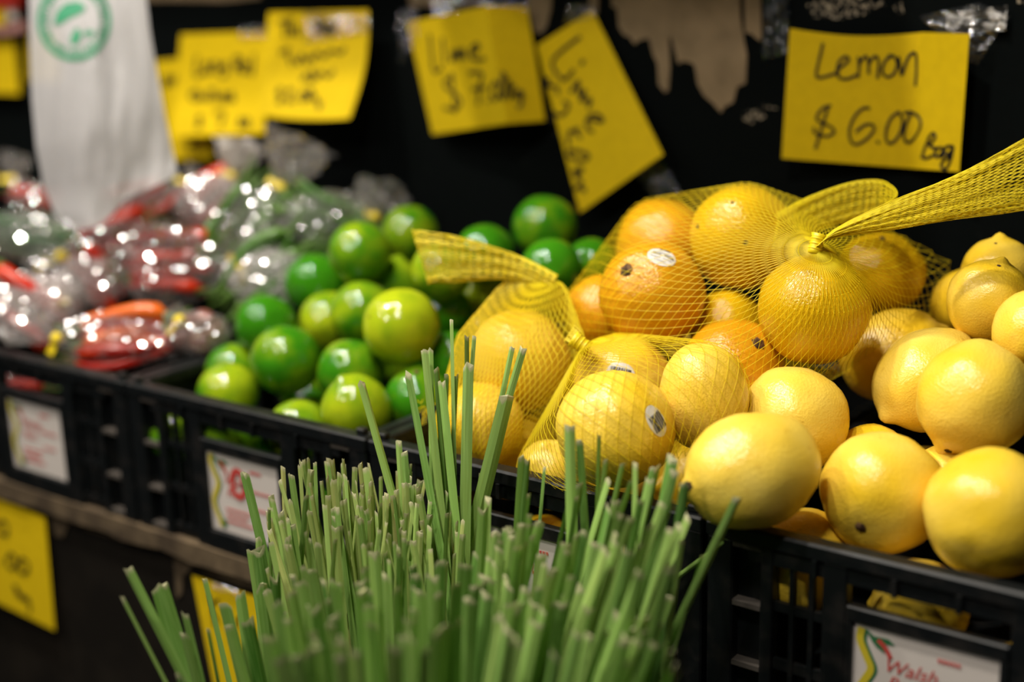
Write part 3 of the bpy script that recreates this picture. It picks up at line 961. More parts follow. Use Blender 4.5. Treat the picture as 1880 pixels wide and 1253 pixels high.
def tail_net(path, n_around, step, parent, rad=0.0003, name='net_tail', ruffle=0.06):
    """gathered tube of net; path = (point, half-width vector, half-thickness vector)"""
    # resample
    P = []
    for i in range(len(path) - 1):
        seg = (path[i + 1][0] - path[i][0]).length
        k = max(2, int(seg / step))
        for q in range(k):
            t = q / k
            def cr(w):
                p0, p1, p2, p3 = (path[max(i - 1, 0)][w], path[i][w], path[i + 1][w], path[min(i + 2, len(path) - 1)][w])
                return 0.5 * ((2 * p1) + (p2 - p0) * t + (2 * p0 - 5 * p1 + 4 * p2 - p3) * t * t + (3 * p1 - p0 - 3 * p2 + p3) * t ** 3)
            P.append((cr(0), cr(1), cr(2)))
    P.append(path[-1])
    nodes, edges = [], []
    for j, (c, hw, ht) in enumerate(P):
        for i in range(n_around):
            th = 2 * math.pi * (i + 0.5 * (j % 2)) / n_around
            rf = 1 + ruffle * noise.noise((i * 0.35, j * 0.08, len(P))) * 2
            nodes.append((c + hw * math.cos(th) * rf + ht * math.sin(th) * rf + camv((0, 0, 1)) * 0.004 * noise.noise((i * 0.5, j * 0.11, 5)))[:])
    for j in range(len(P) - 1):
        for i in range(n_around):
            q = (i - 1) % n_around if j % 2 == 0 else (i + 1) % n_around
            edges.append((j * n_around + i, (j + 1) * n_around + i))
            edges.append((j * n_around + i, (j + 1) * n_around + q))
    return strands(name, nodes, edges, rad, parent)


def pw(x, y, t, wx, wy, th):           # tail station: pixel, depth, half width in pixels, thickness in metres
    return (atd(x, y, t), (XC * wx + YC * wy) * (t / F), ZC * th)


def clip(name, p, axis, r, ln, parent):
    b = MB()
    a = V(axis).normalized()
    b.tube([p - a * ln / 2, p - a * ln * 0.3, p + a * ln * 0.3, p + a * ln / 2], [r * 1.15, r, r, r * 1.2], 12)
    for k in range(3):
        q = p + a * ln * (k - 1) * 0.25
        b.tube([q - a * 0.0007, q, q + a * 0.0007], [r * 1.0, r * 1.18, r * 1.0], 12, cap=False)
    return b.build(name, M['tie'], parent, True)


def mean_c(keys):
    return sum((FR[k][1] for k in keys), V()) / len(keys)


NGR = 'yellow net bags of lemons'
# A: front bag
nb = tag(empty('net_bag'), 'yellow net bag stretched over the stickered lemons at the crate front', 'net bag', NGR)
kA = atd(1076, 640, 0.985)
gA = mean_c(['A1', 'A2', 'A3', 'A4']) + V((0, 0, -0.005))
hull_net(['A1', 'A2', 'A3', 'A4'], [], kA, gA, 64, 0.0062, nb, 2.3, 0.00018, 0.0, 0.00042)
clip('tie', kA + camv((-.004, -.003, -.002)), camv((-.7, -.5, .1)), 0.0055, 0.014, nb)
tail_net([pw(1070, 634, .983, 5, -9, .004), pw(1058, 622, .985, 8, -12, .005), pw(1045, 612, .99, 9, -14, .006)], 40, 0.0026, nb, name='net_stub')
# B: left bag with gathered neck
nb = tag(empty('net_bag'), 'yellow net bag with gathered neck and frayed tail fanning left over the limes', 'net bag', NGR)
kB = atd(1004, 516, 1.075)
gB = mean_c(['B1', 'B2', 'B3']) + V((0, 0, 0.01))
hull_net(['B1', 'B2', 'B3'], [(atd(1028, 532, 1.06), 0.006), (atd(1068, 630, 1.01), 0.004), (atd(852, 620, 1.05), 0.006), (atd(930, 520, 1.085), 0.004), (atd(838, 700, 1.03), .004)],
         kB, gB, 96, 0.0046, nb, 2.4, 0.00031)
tail_net([pw(1016, 522, 1.068, 8, -16, .008), pw(965, 498, 1.075, 5, -20, .007), pw(920, 486, 1.08, 3, -26, .007), pw(870, 480, 1.085, 0, -34, .008), pw(820, 476, 1.09, -4, -42, .009), pw(785, 474, 1.095, -12, -44, .008), pw(772, 476, 1.095, -14, -46, .008)],
         36, 0.0056, nb, 0.00042, ruffle=0.12)
clip('tie', atd(1060, 628, 1.0), camv((.8, .45, 0)), 0.004, 0.012, nb)
b = MB()
for k in range(12):                                    # loose broken threads
    p = atd(778 + random.uniform(-6, 14), 735 + random.uniform(-6, 30), 1.03)
    b.tube([p, p + camv((random.uniform(-1, 1), random.uniform(-1, 1), 0)) * 0.004, p + camv((random.uniform(-1, 1), random.uniform(0, 2), 0)) * 0.005], 0.0003, 3)
b.build('loose_threads', M['net'], nb)['kind'] = 'stuff'
# C: upper bag
nb = tag(empty('net_bag'), 'topmost yellow net bag, knotted, with a long tail pulled up to the right', 'net bag', NGR)
kC = atd(1496, 462, 0.945)
keysC = ['C1', 'C2', 'C3', 'C4', 'C5', 'C6', 'C7', 'C8']
gC = mean_c(['C1', 'C3', 'C4', 'C5', 'C6'])
hull_net(keysC, [(atd(1752, 492, 1.08), 0.004), (atd(1690, 600, 1.04), 0.004)], kC, gC, 88, 0.0062, nb, 2.35, 0.0002, 0.0, 0.0005)
clip('tie', atd(1499, 448, 0.944), camv((.25, -.95, 0)), 0.0044, 0.014, nb)
tail_net([pw(1500, 452, .943, 6, -3, .004), pw(1515, 438, .942, 5, -7, .005), pw(1550, 421, .94, 6, -13, .006), pw(1647, 392, .93, 9, -30, .008), pw(1763, 358, .915, 13, -45, .010),
          pw(1880, 316, .90, 22, -70, .012), pw(1960, 288, .89, 26, -86, .013)], 54, 0.0052, nb)
tail_net([pw(1420, 425, 1.02, 6, -34, .006), pw(1480, 398, 1.025, 6, -38, .007), pw(1550, 374, 1.02, 8, -38, .008), pw(1605, 364, 1.01, 4, -34, .008), pw(1632, 372, .995, 2, -32, .008), pw(1640, 388, .975, 6, -30, .006), pw(1610, 402, .96, 10, -24, .004)],
         50, 0.0052, nb, name='net_loop')

# ------------------------------------------------------------------ lemongrass


def leaf_mesh(top, base, wd, curl, seed):
    """rolled strap leaf cut flat at the top; UV v = metres from the tip"""
    rr = random.Random(seed)
    top, base = V(top), V(base)
    ax = (base - top)
    ln = ax.length
    bend = camv((rr.uniform(-1, 1), 0, rr.uniform(-1, 1))) * ln * 0.02
    st = [0, 0.012 / ln, 0.22, 0.55, 1.0]
    prof = [(-1, 0.0), (-0.5, -curl * 0.62), (0, -curl), (0.5, -curl * 0.62), (1, 0.0), (0.0, -curl + 0.13)]
    n = len(prof)
    yaw = rr.uniform(-1.1, 1.1)
    side = (XC * math.cos(yaw) + ZC * math.sin(yaw))
    t = ax.normalized()
    side = (side - t * side.dot(t)).normalized()
    fr = t.cross(side)
    if fr.dot(ZC) < 0: fr = -fr
    vs, uvs = [], []
    notch = [rr.uniform(-1, 1) * wd * 0.35 for _ in prof]
    for s in st:
        c = top + ax * s + bend * math.sin(s * math.pi)
        wk = wd * (0.92 + 0.25 * min(1, s * 3)) * (1 - 0.35 * max(0, s - 0.4))
        for k, (u, v) in enumerate(prof):
            p = c + side * (u * wk / 2) + fr * (v * wk / 2)
            if s == 0: p = p + t * notch[k]
            vs.append(p); uvs.append((u * 0.5 + 0.5, s * ln))
    fs = []
    for i in range(len(st) - 1):
        for k in range(n):
            k2 = (k + 1) % n
            fs.append((i * n + k, i * n + k2, (i + 1) * n + k2, (i + 1) * n + k))
    fs.append(tuple(range(n))[::-1])
    me = bpy.data.meshes.new('leaf')
    me.from_pydata([v[:] for v in vs], [], fs)
    me.materials.append(M['leaf'])
    uv = me.uv_layers.new(name='UVMap')
    for lp in me.loops:
        uv.data[lp.index].uv = uvs[lp.vertex_index]
    return me


BASE = ony(770, 2240, -0.15)
BASE.z = max(BASE.z, 0.45)


def bunch(label):
    return tag(empty('lemongrass_bunch', (BASE.x, BASE.y, 0.45)), label, 'lemongrass', 'bunches of lemongrass standing in front of the crates')


cnt = [0]


def blade(parent, px, py, t, wpx, dry=0.0, lean=None, curl=0.35):
    cnt[0] += 1
    top = atd(px, py, t)
    if lean is None:
        bx, by = 770 + (px - 770) * 0.10, 2240
    else:                              # pixel direction down the blade
        k = (2240 - py) / max(1e-3, lean[1])
        bx, by = px + lean[0] * k, 2240
    d = top - V((0, 0, 0))
    # base point under the bunch, keeping the blade's own depth roughly
    q = ray(bx, by)
    yb = BASE.y + (top.y - BASE.y) * 0.35
    base = CAM + q * ((yb - CAM.y) / q.y)
    ax = base - top
    if base.z < 0.452: base = top + ax * ((top.z - 0.452) / (top.z - base.z))
    me = leaf_mesh(top, base, wpx * t / F, curl, cnt[0])
    o = link('leaf', me, parent)
    o.matrix_parent_inverse = Matrix.Translation(-parent.location)
    o['dryness'] = dry
    return o


rg = random.Random(5)
# outline of the short-cut tops: x -> topmost y
OUT = [(455, 1010), (480, 955), (510, 880), (545, 850), (575, 832), (610, 845), (650, 850), (690, 850), (715, 868), (745, 850), (780, 880), (820, 890), (860, 900), (895, 880), (940, 880), (960, 850), (1000, 890), (1040, 880), (1080, 870), (1130, 860), (1170, 860), (1205, 850), (1245, 850), (1262, 905), (1285, 960)]


def outl(x):
    for (a, ya), (c, yc) in zip(OUT, OUT[1:]):
        if a <= x <= c: return ya + (yc - ya) * (x - a) / (c - a)
    return 1000


bun = bunch('back bunch of lemongrass cut short, straw-coloured dry tips, before the lime crate label')
for i in range(150):
    x = rg.uniform(470, 860)
    f_ = rg.random() ** 1.3
    y = outl(x) + f_ * 170 + (0 if rg.random() < .8 else -14)
    blade(bun, x, y, 0.955 - 0.10 * f_ + rg.uniform(-.01, .01), rg.uniform(8, 16), rg.uniform(.15, .95) * (1 - .5 * f_), None if rg.random() < .6 else ((770 - x) / 1400 + rg.uniform(-.22, .22), 1), rg.uniform(.15, .5))
bun2 = bunch('tallest lemongrass leaves standing before the lime crate corner and left net bag')
for (x, y, wp, lx, t) in ((663, 703, 19, .25, .93), (749, 686, 17, .13, .925), (779, 640, 14, .05, .93), (790, 642, 10, .05, .94), (801, 674, 13, .06, .935), (811, 703, 15, .10, .925), (829, 590, 12, .01, .935),
                         (857, 618, 12, -.02, .93), (860, 672, 20, -.01, .92), (871, 616, 9, -.03, .935), (941, 636, 10, -.21, .93), (961, 640, 14, -.24, .92), (930, 730, 24, -.25, .915), (838, 690, 12, .0, .94), (820, 690, 11, .03, .94),
                         (732, 812, 10, .1, .95), (742, 828, 11, .12, .945), (884, 872, 9, -.12, .95)):
    blade(bun2, x, y, t, wp * 1.25, rg.uniform(0, .25), (lx, 1), rg.uniform(.3, .6))
bun3 = bunch('right bunch of broad green lemongrass leaves before the netted lemons')
for (x, y, wp, lx, t) in ((1046, 784, 18, .05, .84), (1064, 812, 13, .03, .845), (1100, 798, 15, -.06, .85), (1113, 842, 14, -.1, .84), (1144, 850, 13, -.2, .85), (1166, 852, 14, -.05, .82), (1203, 856, 17, -.22, .84), (1235, 842, 21, -.12, .82),
                         (1258, 885, 18, -.2, .80), (958, 838, 18, -.12, .875), (968, 846, 14, -.14, .87), (1352, 918, 17, -.42, .80), (1345, 985, 9, -1.4, .86), (1290, 1020, 15, -.3, .82), (1000, 858, 10, -.04, .88), (1252, 990, 20, -.12, .79)):
    blade(bun3, x, y, t, wp * 1.2, rg.uniform(0, .15), (lx, 1), rg.uniform(.3, .55))
for i in range(62):
    x = rg.uniform(870, 1265)
    f_ = rg.random()
    y = outl(x) + 15 + f_ * 190
    blade(bun3, x, y, 0.885 - 0.0002 * (x - 870) - 0.10 * f_, rg.uniform(13, 25), rg.uniform(0, .35), None if rg.random() < .5 else ((770 - x) / 1500 + rg.uniform(-.12, .12), 1), rg.uniform(.15, .45))
bun4 = bunch('front bunch of blurred green lemongrass leaves along the bottom of the picture')
for i in range(104):
    x = rg.uniform(480, 1240)
    f_ = rg.random()
    y = 1000 + f_ * 190 + 50 * abs(x - 830) / 400
    blade(bun4, x, y, 0.845 - 0.16 * f_ - 0.00004 * abs(x - 800), rg.uniform(18, 32), rg.uniform(0, .25), None, rg.uniform(.15, .5))
bun5 = bunch('left fan of broad lemongrass leaves leaning out over the counter edge')
for (x, y, wp, lx, t) in ((236, 1046, 19, .46, .83), (226, 1098, 17, .48, .82), (293, 1078, 26, .36, .84), (340, 1130, 25, .30, .83), (338, 1165, 14, .3, .82), (376, 1064, 11, .22, .87), (382, 1155, 14, .22, .83), (413, 1112, 20, .22, .85),
                         (441, 1092, 16, .2, .87), (455, 1145, 24, .16, .85), (475, 1010, 20, .1, .90), (460, 1010, 12, .12, .90), (449, 870, 13, .2, .945), (480, 1075, 22, .1, .88), (420, 1152, 14, .26, .82), (330, 1240, 22, .3, .78), (505, 1060, 20, .1, .87), (520, 1120, 24, .08, .84)):
    blade(bun5, x, y, t, wp * 1.35, rg.uniform(0, .15), (lx, 1), rg.uniform(.25, .5))

# ------------------------------------------------------------------ yellow price cards
def card(label, quad, Y, bend, ink_groups, crop, wpx, nu=50, nv=12, cat='sign', edge=None):
    """quad: four corner pixels TL TR BR BL; bend(u,v) metres out from plane Y; strokes traced in crop pixels (ox,oy,scale)"""
    root = empty('price_card')
    TL, TR, BR, BL = [np.array(q, float) for q in quad]
    def pix(u, v):
        p = (TL * (1 - u) + TR * u) * (1 - v) + (BL * (1 - u) + BR * u) * v
        if edge: p = p + np.array(edge(u, v))
        return p
    def inv(px, py):                   # pixel -> u,v by Newton
        u = v = 0.5
        for _ in range(12):
            p = pix(u, v); e = np.array((px, py)) - p
            J = np.stack([(pix(u + 1e-3, v) - p) / 1e-3, (pix(u, v + 1e-3) - p) / 1e-3], 1)
            d = np.linalg.solve(J, e)
            u += d[0]; v += d[1]
        return u, v
    root.location = ony(*pix(.5, .0), Y)
    # card bent outwards from plane Y in real space
    def P(u, v, lift=0.0):
        return ony(*pix(u, v), Y - bend(u, v) - lift)
    b = MB()
    for side in (0, 1):
        for j in range(nv + 1):
            for i in range(nu + 1):
                b.v.append(tuple(P(i / nu, j / nv, -0.0004 * side)))
    n1 = (nu + 1) * (nv + 1)
    for j in range(nv):
        for i in range(nu):
            a = j * (nu + 1) + i
            b.f.append((a, a + 1, a + nu + 2, a + nu + 1))
            b.f.append((n1 + a, n1 + a + nu + 1, n1 + a + nu + 2, n1 + a + 1))
    rim = [i for i in range(nu + 1)] + [j * (nu + 1) + nu for j in range(1, nv + 1)] + [nv * (nu + 1) + i for i in range(nu - 1, -1, -1)] + [j * (nu + 1) for j in range(nv - 1, 0, -1)]
    for a, c in zip(rim, rim[1:] + rim[:1]):
        b.f.append((a, n1 + a, n1 + c, c))
    s = b.build('card', M['yellow'], root)
    s.matrix_parent_inverse = Matrix.Translation(-root.location)
    tag(root, label, cat)
    ox, oy, sc = crop
    for name, strokes, m, wd in ink_groups:
        b = MB()
        for st in strokes:
            pts = []
            for (x, y) in st:
                u, v = inv(x / sc + ox, y / sc + oy)
                pts.append(P(u, v, 0.0008))
            if len(pts) == 1: pts.append(pts[0] + V((0.001, 0, 0)))
            tw = wd * (pts[0] - CAM).dot(ZC) / F
            stroke_mesh(b, pts, tw, V((0, -1, 0)))
        o = b.build(name, m, root)
        o.matrix_parent_inverse = Matrix.Translation(-root.location)
    return root, P


def crumple(root, pts_px, Y, amp, name='tape', m=None, seed=0, k=9):
    """piece of clear tape: quad of pixels on plane Y, crinkled outwards"""
    TL, TR, BR, BL = [np.array(q, float) for q in pts_px]
    b = MB()
    for j in range(k + 1):
        for i in range(k + 1):
            u, v = i / k, j / k
            p = (TL * (1 - u) + TR * u) * (1 - v) + (BL * (1 - u) + BR * u) * v
            q = ony(p[0], p[1], Y)
            h = amp * (abs(noise.noise((u * 4 + seed, v * 4, seed))) * 1.6 + 0.3 * random.random())
            b.v.append((q.x, q.y - h, q.z))
    for j in range(k):
        for i in range(k):
            a = j * (k + 1) + i
            b.f.append((a, a + 1, a + k + 2, a + k + 1))
    o = b.build(name, m or M['tape'], root)
    o.matrix_parent_inverse = Matrix.Translation(-root.location)
    return o


W_ = WY - 0.004
# --- Lemon $6.00 Bag
LEM_T = [
 [(795, 238), (780, 300), (760, 390), (765, 418), (800, 415), (850, 400), (880, 390)],
 [(872, 375), (915, 345), (935, 318), (915, 305), (885, 330), (870, 380), (885, 420), (930, 425), (975, 405)],
 [(985, 310), (990, 360), (985, 415)], [(988, 350), (1010, 315), (1030, 305), (1040, 335), (1042, 395)], [(1042, 345), (1065, 310), (1085, 305), (1095, 340), (1090, 420)],
 [(1165, 300), (1130, 330), (1115, 385), (1140, 415), (1175, 400), (1195, 350), (1180, 305), (1150, 300)],
 [(1205, 310), (1215, 380), (1222, 402), (1250, 320), (1280, 285), (1298, 300), (1300, 380), (1295, 460)],
 [(835, 570), (800, 580), (765, 620), (765, 650), (800, 665), (845, 690), (855, 715), (820, 735), (780, 730), (750, 715), (748, 690)], [(820, 590), (790, 680), (755, 800)],
 [(1045, 585), (1010, 585), (965, 630), (938, 700), (945, 760), (975, 780), (1030, 750), (1070, 700), (1060, 672), (1020, 675), (975, 710)], [(1088, 764), (1097, 770)],
 [(1200, 605), (1160, 640), (1135, 710), (1140, 765), (1170, 770), (1210, 720), (1225, 650), (1205, 605)],
 [(1235, 610), (1270, 605), (1310, 630), (1322, 680), (1290, 745), (1250, 770), (1232, 740), (1240, 680), (1265, 620)]]
BAG_T = [[(1370, 740), (1345, 800), (1330, 850)], [(1365, 745), (1390, 718), (1400, 745), (1370, 785), (1400, 800), (1395, 835), (1350, 855), (1332, 845)],
 [(1440, 800), (1415, 800), (1400, 830), (1415, 848), (1440, 820), (1445, 800), (1440, 850)], [(1495, 790), (1465, 790), (1450, 815), (1465, 835), (1490, 810), (1498, 790), (1485, 860), (1460, 912), (1435, 900), (1440, 875), (1480, 845)]]


def bend_lemon(u, v):
    return 0.003 + 0.022 * max(0, u - 0.72) / 0.28 + 0.018 * max(0, 0.72 - u) / 0.72


c1, _ = card('yellow card reading Lemon $6.00 Bag, tacked to the black wall above the lemons', [(1450, 52), (1780, 62), (1761, 316), (1435, 291)], W_, bend_lemon,
             [('lettering', LEM_T, M['ink'], 5.2), ('small_lettering', BAG_T, M['ink'], 6.0)], (1240, 0, 2.9375), 5,
             edge=lambda u, v: (0, (1 - v) * 10 * math.sin(math.pi * min(1, u * 1.35)) if u < .74 else 0))
crumple(c1, [(1690, 30), (1800, 5), (1856, 30), (1795, 120)], W_ - 0.004, 0.008, seed=2)
crumple(c1, [(1738, 24), (1850, 10), (1848, 56), (1740, 60)], W_ - 0.002, 0.004, 'torn_paper', M['torn_print'], 4)
crumple(c1, [(1405, -20), (1450, -20), (1448, 100), (1402, 108)], W_ - 0.001, 0.003, 'plastic_strip', M['bluefilm'], 7)
# --- Lime $7.00
L7 = [[(205, 195), (215, 290), (230, 390), (270, 375)], [(275, 215), (285, 345)], [(325, 335), (330, 275), (345, 330), (360, 270), (375, 325), (385, 265), (400, 320)],
 [(425, 300), (470, 270), (465, 240), (435, 265), (435, 315), (470, 330), (505, 320)], [(335, 425), (290, 440), (290, 475), (340, 510), (375, 560), (340, 600), (285, 590)], [(325, 405), (345, 610)],
 [(420, 400), (490, 400), (480, 470), (470, 570)], [(440, 490), (505, 480)], [(520, 550), (524, 556)], [(560, 450), (540, 490), (550, 540), (575, 540), (585, 480), (570, 450)],
 [(605, 400), (590, 470), (600, 540), (620, 510), (620, 420), (605, 400)], [(640, 440), (645, 540)], [(665, 470), (648, 500), (670, 535)], [(700, 500), (680, 510), (690, 535), (712, 500), (705, 570), (690, 585)]]
c2, _ = card('folded yellow card reading Lime $7.00 kg, left of the slanted lime card', [(747, 41), (968, 12), (1001, 222), (794, 247)], W_ - 0.008,
             lambda u, v: 0.002 + 0.030 * (1 - abs(u - 0.66) / (0.66 if u < 0.66 else 0.34)) + .002 * v, [('lettering', L7, M['ink_faint'], 7)], (720, 0, 2.983), 6,
             edge=lambda u, v: (0, -(14 * (1 - v) + 4 * v) * (1 - abs(u - 0.66) / (0.66 if u < 0.66 else 0.34)) * .8))
crumple(c2, [(735, 20), (770, 10), (772, 60), (738, 120)], W_ - 0.012, 0.006, seed=11)
crumple(c2, [(790, -10), (970, -14), (972, 20), (800, 30)], W_ - 0.012, 0.005, seed=12)
# --- Lime $2.50 slanted
L25 = [[(325, 215), (250, 270), (180, 335), (170, 380), (200, 430), (240, 460), (290, 405)], [(335, 368), (347, 352)], [(275, 530), (320, 465), (318, 540), (360, 520), (330, 580), (390, 570), (375, 620)],
 [(385, 690), (440, 700), (460, 690), (430, 660), (390, 665), (365, 700), (375, 745), (400, 755)], [(110, 450), (125, 550)], [(100, 490), (150, 450), (140, 490), (190, 500), (200, 540)],
 [(235, 585), (260, 600), (250, 640), (210, 665), (160, 640)], [(150, 690), (180, 690)], [(190, 765), (197, 771)], [(265, 760), (325, 740), (300, 750), (330, 790)], [(265, 760), (260, 830)],
 [(260, 870), (320, 870), (375, 890), (360, 920), (300, 920), (260, 890), (270, 860)], [(290, 985), (345, 970), (320, 1000), (300, 1010), (340, 1050), (300, 1085)], [(320, 1070), (350, 1100), (355, 1085)]]
c3, _ = card('slanted yellow card reading Lime $2.50, hanging corner-down above the dark limes', [(985, 84), (1088, 18), (1218, 284), (1065, 391)], W_ - 0.003,
             lambda u, v: 0.002 + 0.016 * v * v + 0.003 * math.sin(3 * u), [('lettering', L25, M['ink'], 7)], (960, 0, 3.132), 6)
crumple(c3, [(1040, 12), (1090, 4), (1100, 30), (1040, 44)], W_ - 0.008, 0.004, seed=21)
crumple(c3, [(1165, 318), (1212, 286), (1256, 356), (1200, 362)], W_ - 0.004, 0.004, seed=22)
# --- Thai red turmeric
L4 = [[(690, 120), (770, 110)], [(725, 115), (725, 195)], [(752, 120), (754, 190), (775, 160), (780, 190)], [(800, 150), (800, 190)], [(890, 110), (895, 190)], [(890, 115), (935, 115), (930, 145), (900, 150), (940, 185)],
 [(950, 160), (975, 150), (960, 135), (945, 170), (975, 180)], [(1000, 100), (990, 190), (970, 165), (990, 150)],
 [(700, 290), (745, 268)], [(730, 275), (760, 355)], [(775, 320), (800, 350), (815, 300), (840, 340), (860, 310), (880, 330), (900, 290), (940, 310), (980, 280), (1030, 290), (1050, 265)],
 [(820, 440), (850, 400), (835, 430), (880, 440), (870, 380), (900, 430), (920, 400), (960, 420), (990, 390)],
 [(710, 490), (682, 510), (712, 540), (685, 560)], [(695, 480), (700, 570)], [(740, 500), (765, 490), (760, 520), (740, 560), (780, 555)], [(820, 500), (810, 550), (835, 550), (835, 505), (820, 500)],
 [(860, 490), (850, 545), (875, 540), (875, 495), (860, 490)], [(895, 530), (910, 590), (925, 560), (910, 595)]]
c4, _ = card('yellow card with four lines of blurred writing, curling off the wall above the bagged greens', [(493, 23), (676, 18), (642, 218), (477, 212)], W_ - 0.016,
             lambda u, v: 0.003 + 0.030 * v * v + 0.006 * u * v, [('lettering', L4, M['ink_faint'], 7)], (280, 0, 2.983), 6, edge=lambda u, v: (12 * u * math.sin(math.pi * v), 5 * math.sin(math.pi * u) * v))
crumple(c4, [(560, 20), (680, 30), (680, 60), (560, 80)], W_ - 0.022, 0.003, seed=31)
# --- Long red chillies
L5 = [[(245, 310), (235, 415), (270, 400)], [(290, 350), (285, 400), (310, 390), (305, 350), (290, 350)], [(330, 400), (330, 345), (355, 350), (360, 400)], [(395, 340), (375, 370), (400, 370), (405, 340), (400, 410), (375, 420)],
 [(450, 310), (450, 400)], [(450, 315), (490, 320), (485, 350), (455, 355), (495, 400)], [(505, 370), (525, 360), (515, 345), (500, 390), (525, 395)], [(555, 300), (545, 410)],
 [(230, 500), (205, 525), (230, 550)], [(245, 490), (245, 555), (265, 520), (275, 550)], [(295, 520), (295, 550)], [(315, 490), (315, 550)], [(335, 490), (338, 550)], [(360, 520), (362, 550)],
 [(380, 535), (405, 525), (390, 510), (380, 550), (410, 550)], [(440, 510), (420, 525), (450, 540), (425, 555)],
 [(270, 640), (245, 655), (270, 680), (240, 695)], [(255, 630), (258, 700)], [(340, 620), (390, 620), (370, 690)], [(480, 650), (470, 690), (490, 690), (490, 655), (480, 650)], [(515, 650), (505, 690), (525, 690), (525, 655), (515, 650)]]
c5, _ = card('yellow card reading Long Red chillies, beside the white carrier bag', [(332, 63), (493, 57), (486, 246), (315, 251)], W_ - 0.005,
             lambda u, v: 0.004 + 0.022 * v * v, [('lettering', L5, M['ink_faint'], 7)], (280, 0, 2.983), 6)
crumple(c5, [(440, 50), (500, 46), (500, 70), (440, 74)], W_ - 0.01, 0.003, seed=41)
c6, _ = card('yellow card half hidden behind the Long Red chillies card', [(284, 112), (350, 106), (390, 292), (318, 294)], W_, lambda u, v: 0.002 + 0.006 * v,
             [('lettering', [[(75, 425), (60, 470), (80, 460), (95, 420), (105, 465), (125, 420), (140, 465)]], M['ink_faint'], 7), ('small_lettering', [[(200, 800), (230, 790), (250, 815), (275, 800)]], M['ink_faint'], 7)], (280, 0, 2.983), 6)
c7, _ = card('yellow card cut by the left edge of the picture, left of the white carrier bag', [(-60, 66), (25, 64), (37, 173), (-55, 169)], W_, lambda u, v: 0.003 + 0.01 * v, [], (0, 0, 1), 5)
c7b, _ = card('sliver of yellow card directly behind the white carrier bag', [(49, 58), (110, 56), (112, 150), (52, 150)], W_, lambda u, v: 0.003, [], (0, 0, 1), 5)
# --- counter cards
L8 = [[(-40, 300), (0, 268), (25, 260), (45, 300), (40, 345), (10, 340), (-20, 330)], [(-4, 512), (2, 516)], [(60, 465), (40, 500), (55, 545), (90, 545), (100, 500), (80, 465), (60, 465)], [(130, 490), (110, 540), (130, 580), (165, 575), (175, 530), (150, 495), (130, 490)]]
B8 = [[(85, 660), (100, 710)], [(85, 660), (105, 665), (100, 690), (118, 700), (105, 715)], [(138, 708), (120, 725), (140, 738), (142, 712)], [(170, 733), (150, 745), (168, 758), (175, 735), (186, 800), (175, 818)]]
c8, _ = card('yellow card ending in .00 Bag, taped to the dark counter front at lower left', [(-150, 858), (83, 951), (101, 1159), (-150, 1035)], -0.0025, lambda u, v: 0.001 + 0.006 * v,
             [('lettering', L8, M['ink_faint'], 7), ('small_lettering', B8, M['ink'], 5)], (0, 880, 3.36), 6)
K9 = [[(1290, 715), (1318, 900)], [(1345, 745), (1302, 790), (1352, 885)], [(1480, 850), (1450, 890), (1472, 912)]]
c9, _ = card('yellow card with a letter K on the counter front behind the lemongrass', [(352, 1056), (470, 1096), (520, 1300), (392, 1258)], -0.0025, lambda u, v: 0.001 + 0.004 * v,
             [('lettering', K9, M['ink'], 5)], (0, 880, 3.36), 6)
crumple(c9, [(392, 1066), (440, 1082), (440, 1094), (392, 1078)], -0.005, 0.003, seed=51)

# ------------------------------------------------------------------ clear bags of produce on the left
def tube_mesh(name, m, ln, r, bend, taper, seed, n=8, k=9):
    b = MB()
    pts, rad = [], []
    rr = random.Random(seed)
    for i in range(k):
        t = i / (k - 1)
        pts.append((ln * (t - 0.5), bend * math.sin(t * math.pi) + 0.15 * bend * math.sin(t * 7 + seed), 0.15 * bend * math.cos(t * 5 + seed)))
        e = min(1, (t / 0.06)) ** 0.5 if t < 0.06 else 1
        rad.append(max(r * 0.06, r * e * (1 - taper * t ** 1.6)))
    b.tube(pts, rad, n)
    return b.mesh(name, m, True)


def stem_mesh(ln, r, bend, seed):
    b = MB()
    x = -ln / 2
    b.tube([(x + 0.004, 0, 0), (x + 0.001, 0, 0), (x - 0.003, 0, 0), (x - 0.012, 0.002, 0), (x - 0.022, 0.006, 0)], [r * 1.02, r * 1.04, r * 0.5, r * 0.22, r * 0.26], 7)
    return b.mesh('stem', M['calyx'], True)


CH = [tube_mesh('red_chilli', M['chilli'], 0.085 + 0.01 * i, 0.0092, 0.008 + 0.003 * i, 0.85, i) for i in range(3)]
CHO = [tube_mesh('red_chilli', M['chilli_orange'], 0.09, 0.0092, 0.010, 0.85, 7)]
GR = [tube_mesh('green_chilli', M['green_veg'], 0.080 + 0.008 * i, 0.0060, 0.007 + 0.003 * i, 0.8, 10 + i) for i in range(3)]
BE = [tube_mesh('snake_bean', M['bean'], 0.17, 0.0042, 0.010 + 0.004 * i, 0.35, 20 + i) for i in range(3)]
STEM = stem_mesh(0.088, 0.0055, 0, 1)
SH = [fruit_mesh('shallot', M['shallot'], 1.15, 0.25, 0.3, 80 + i, 0.05, 20, 14) for i in range(2)]


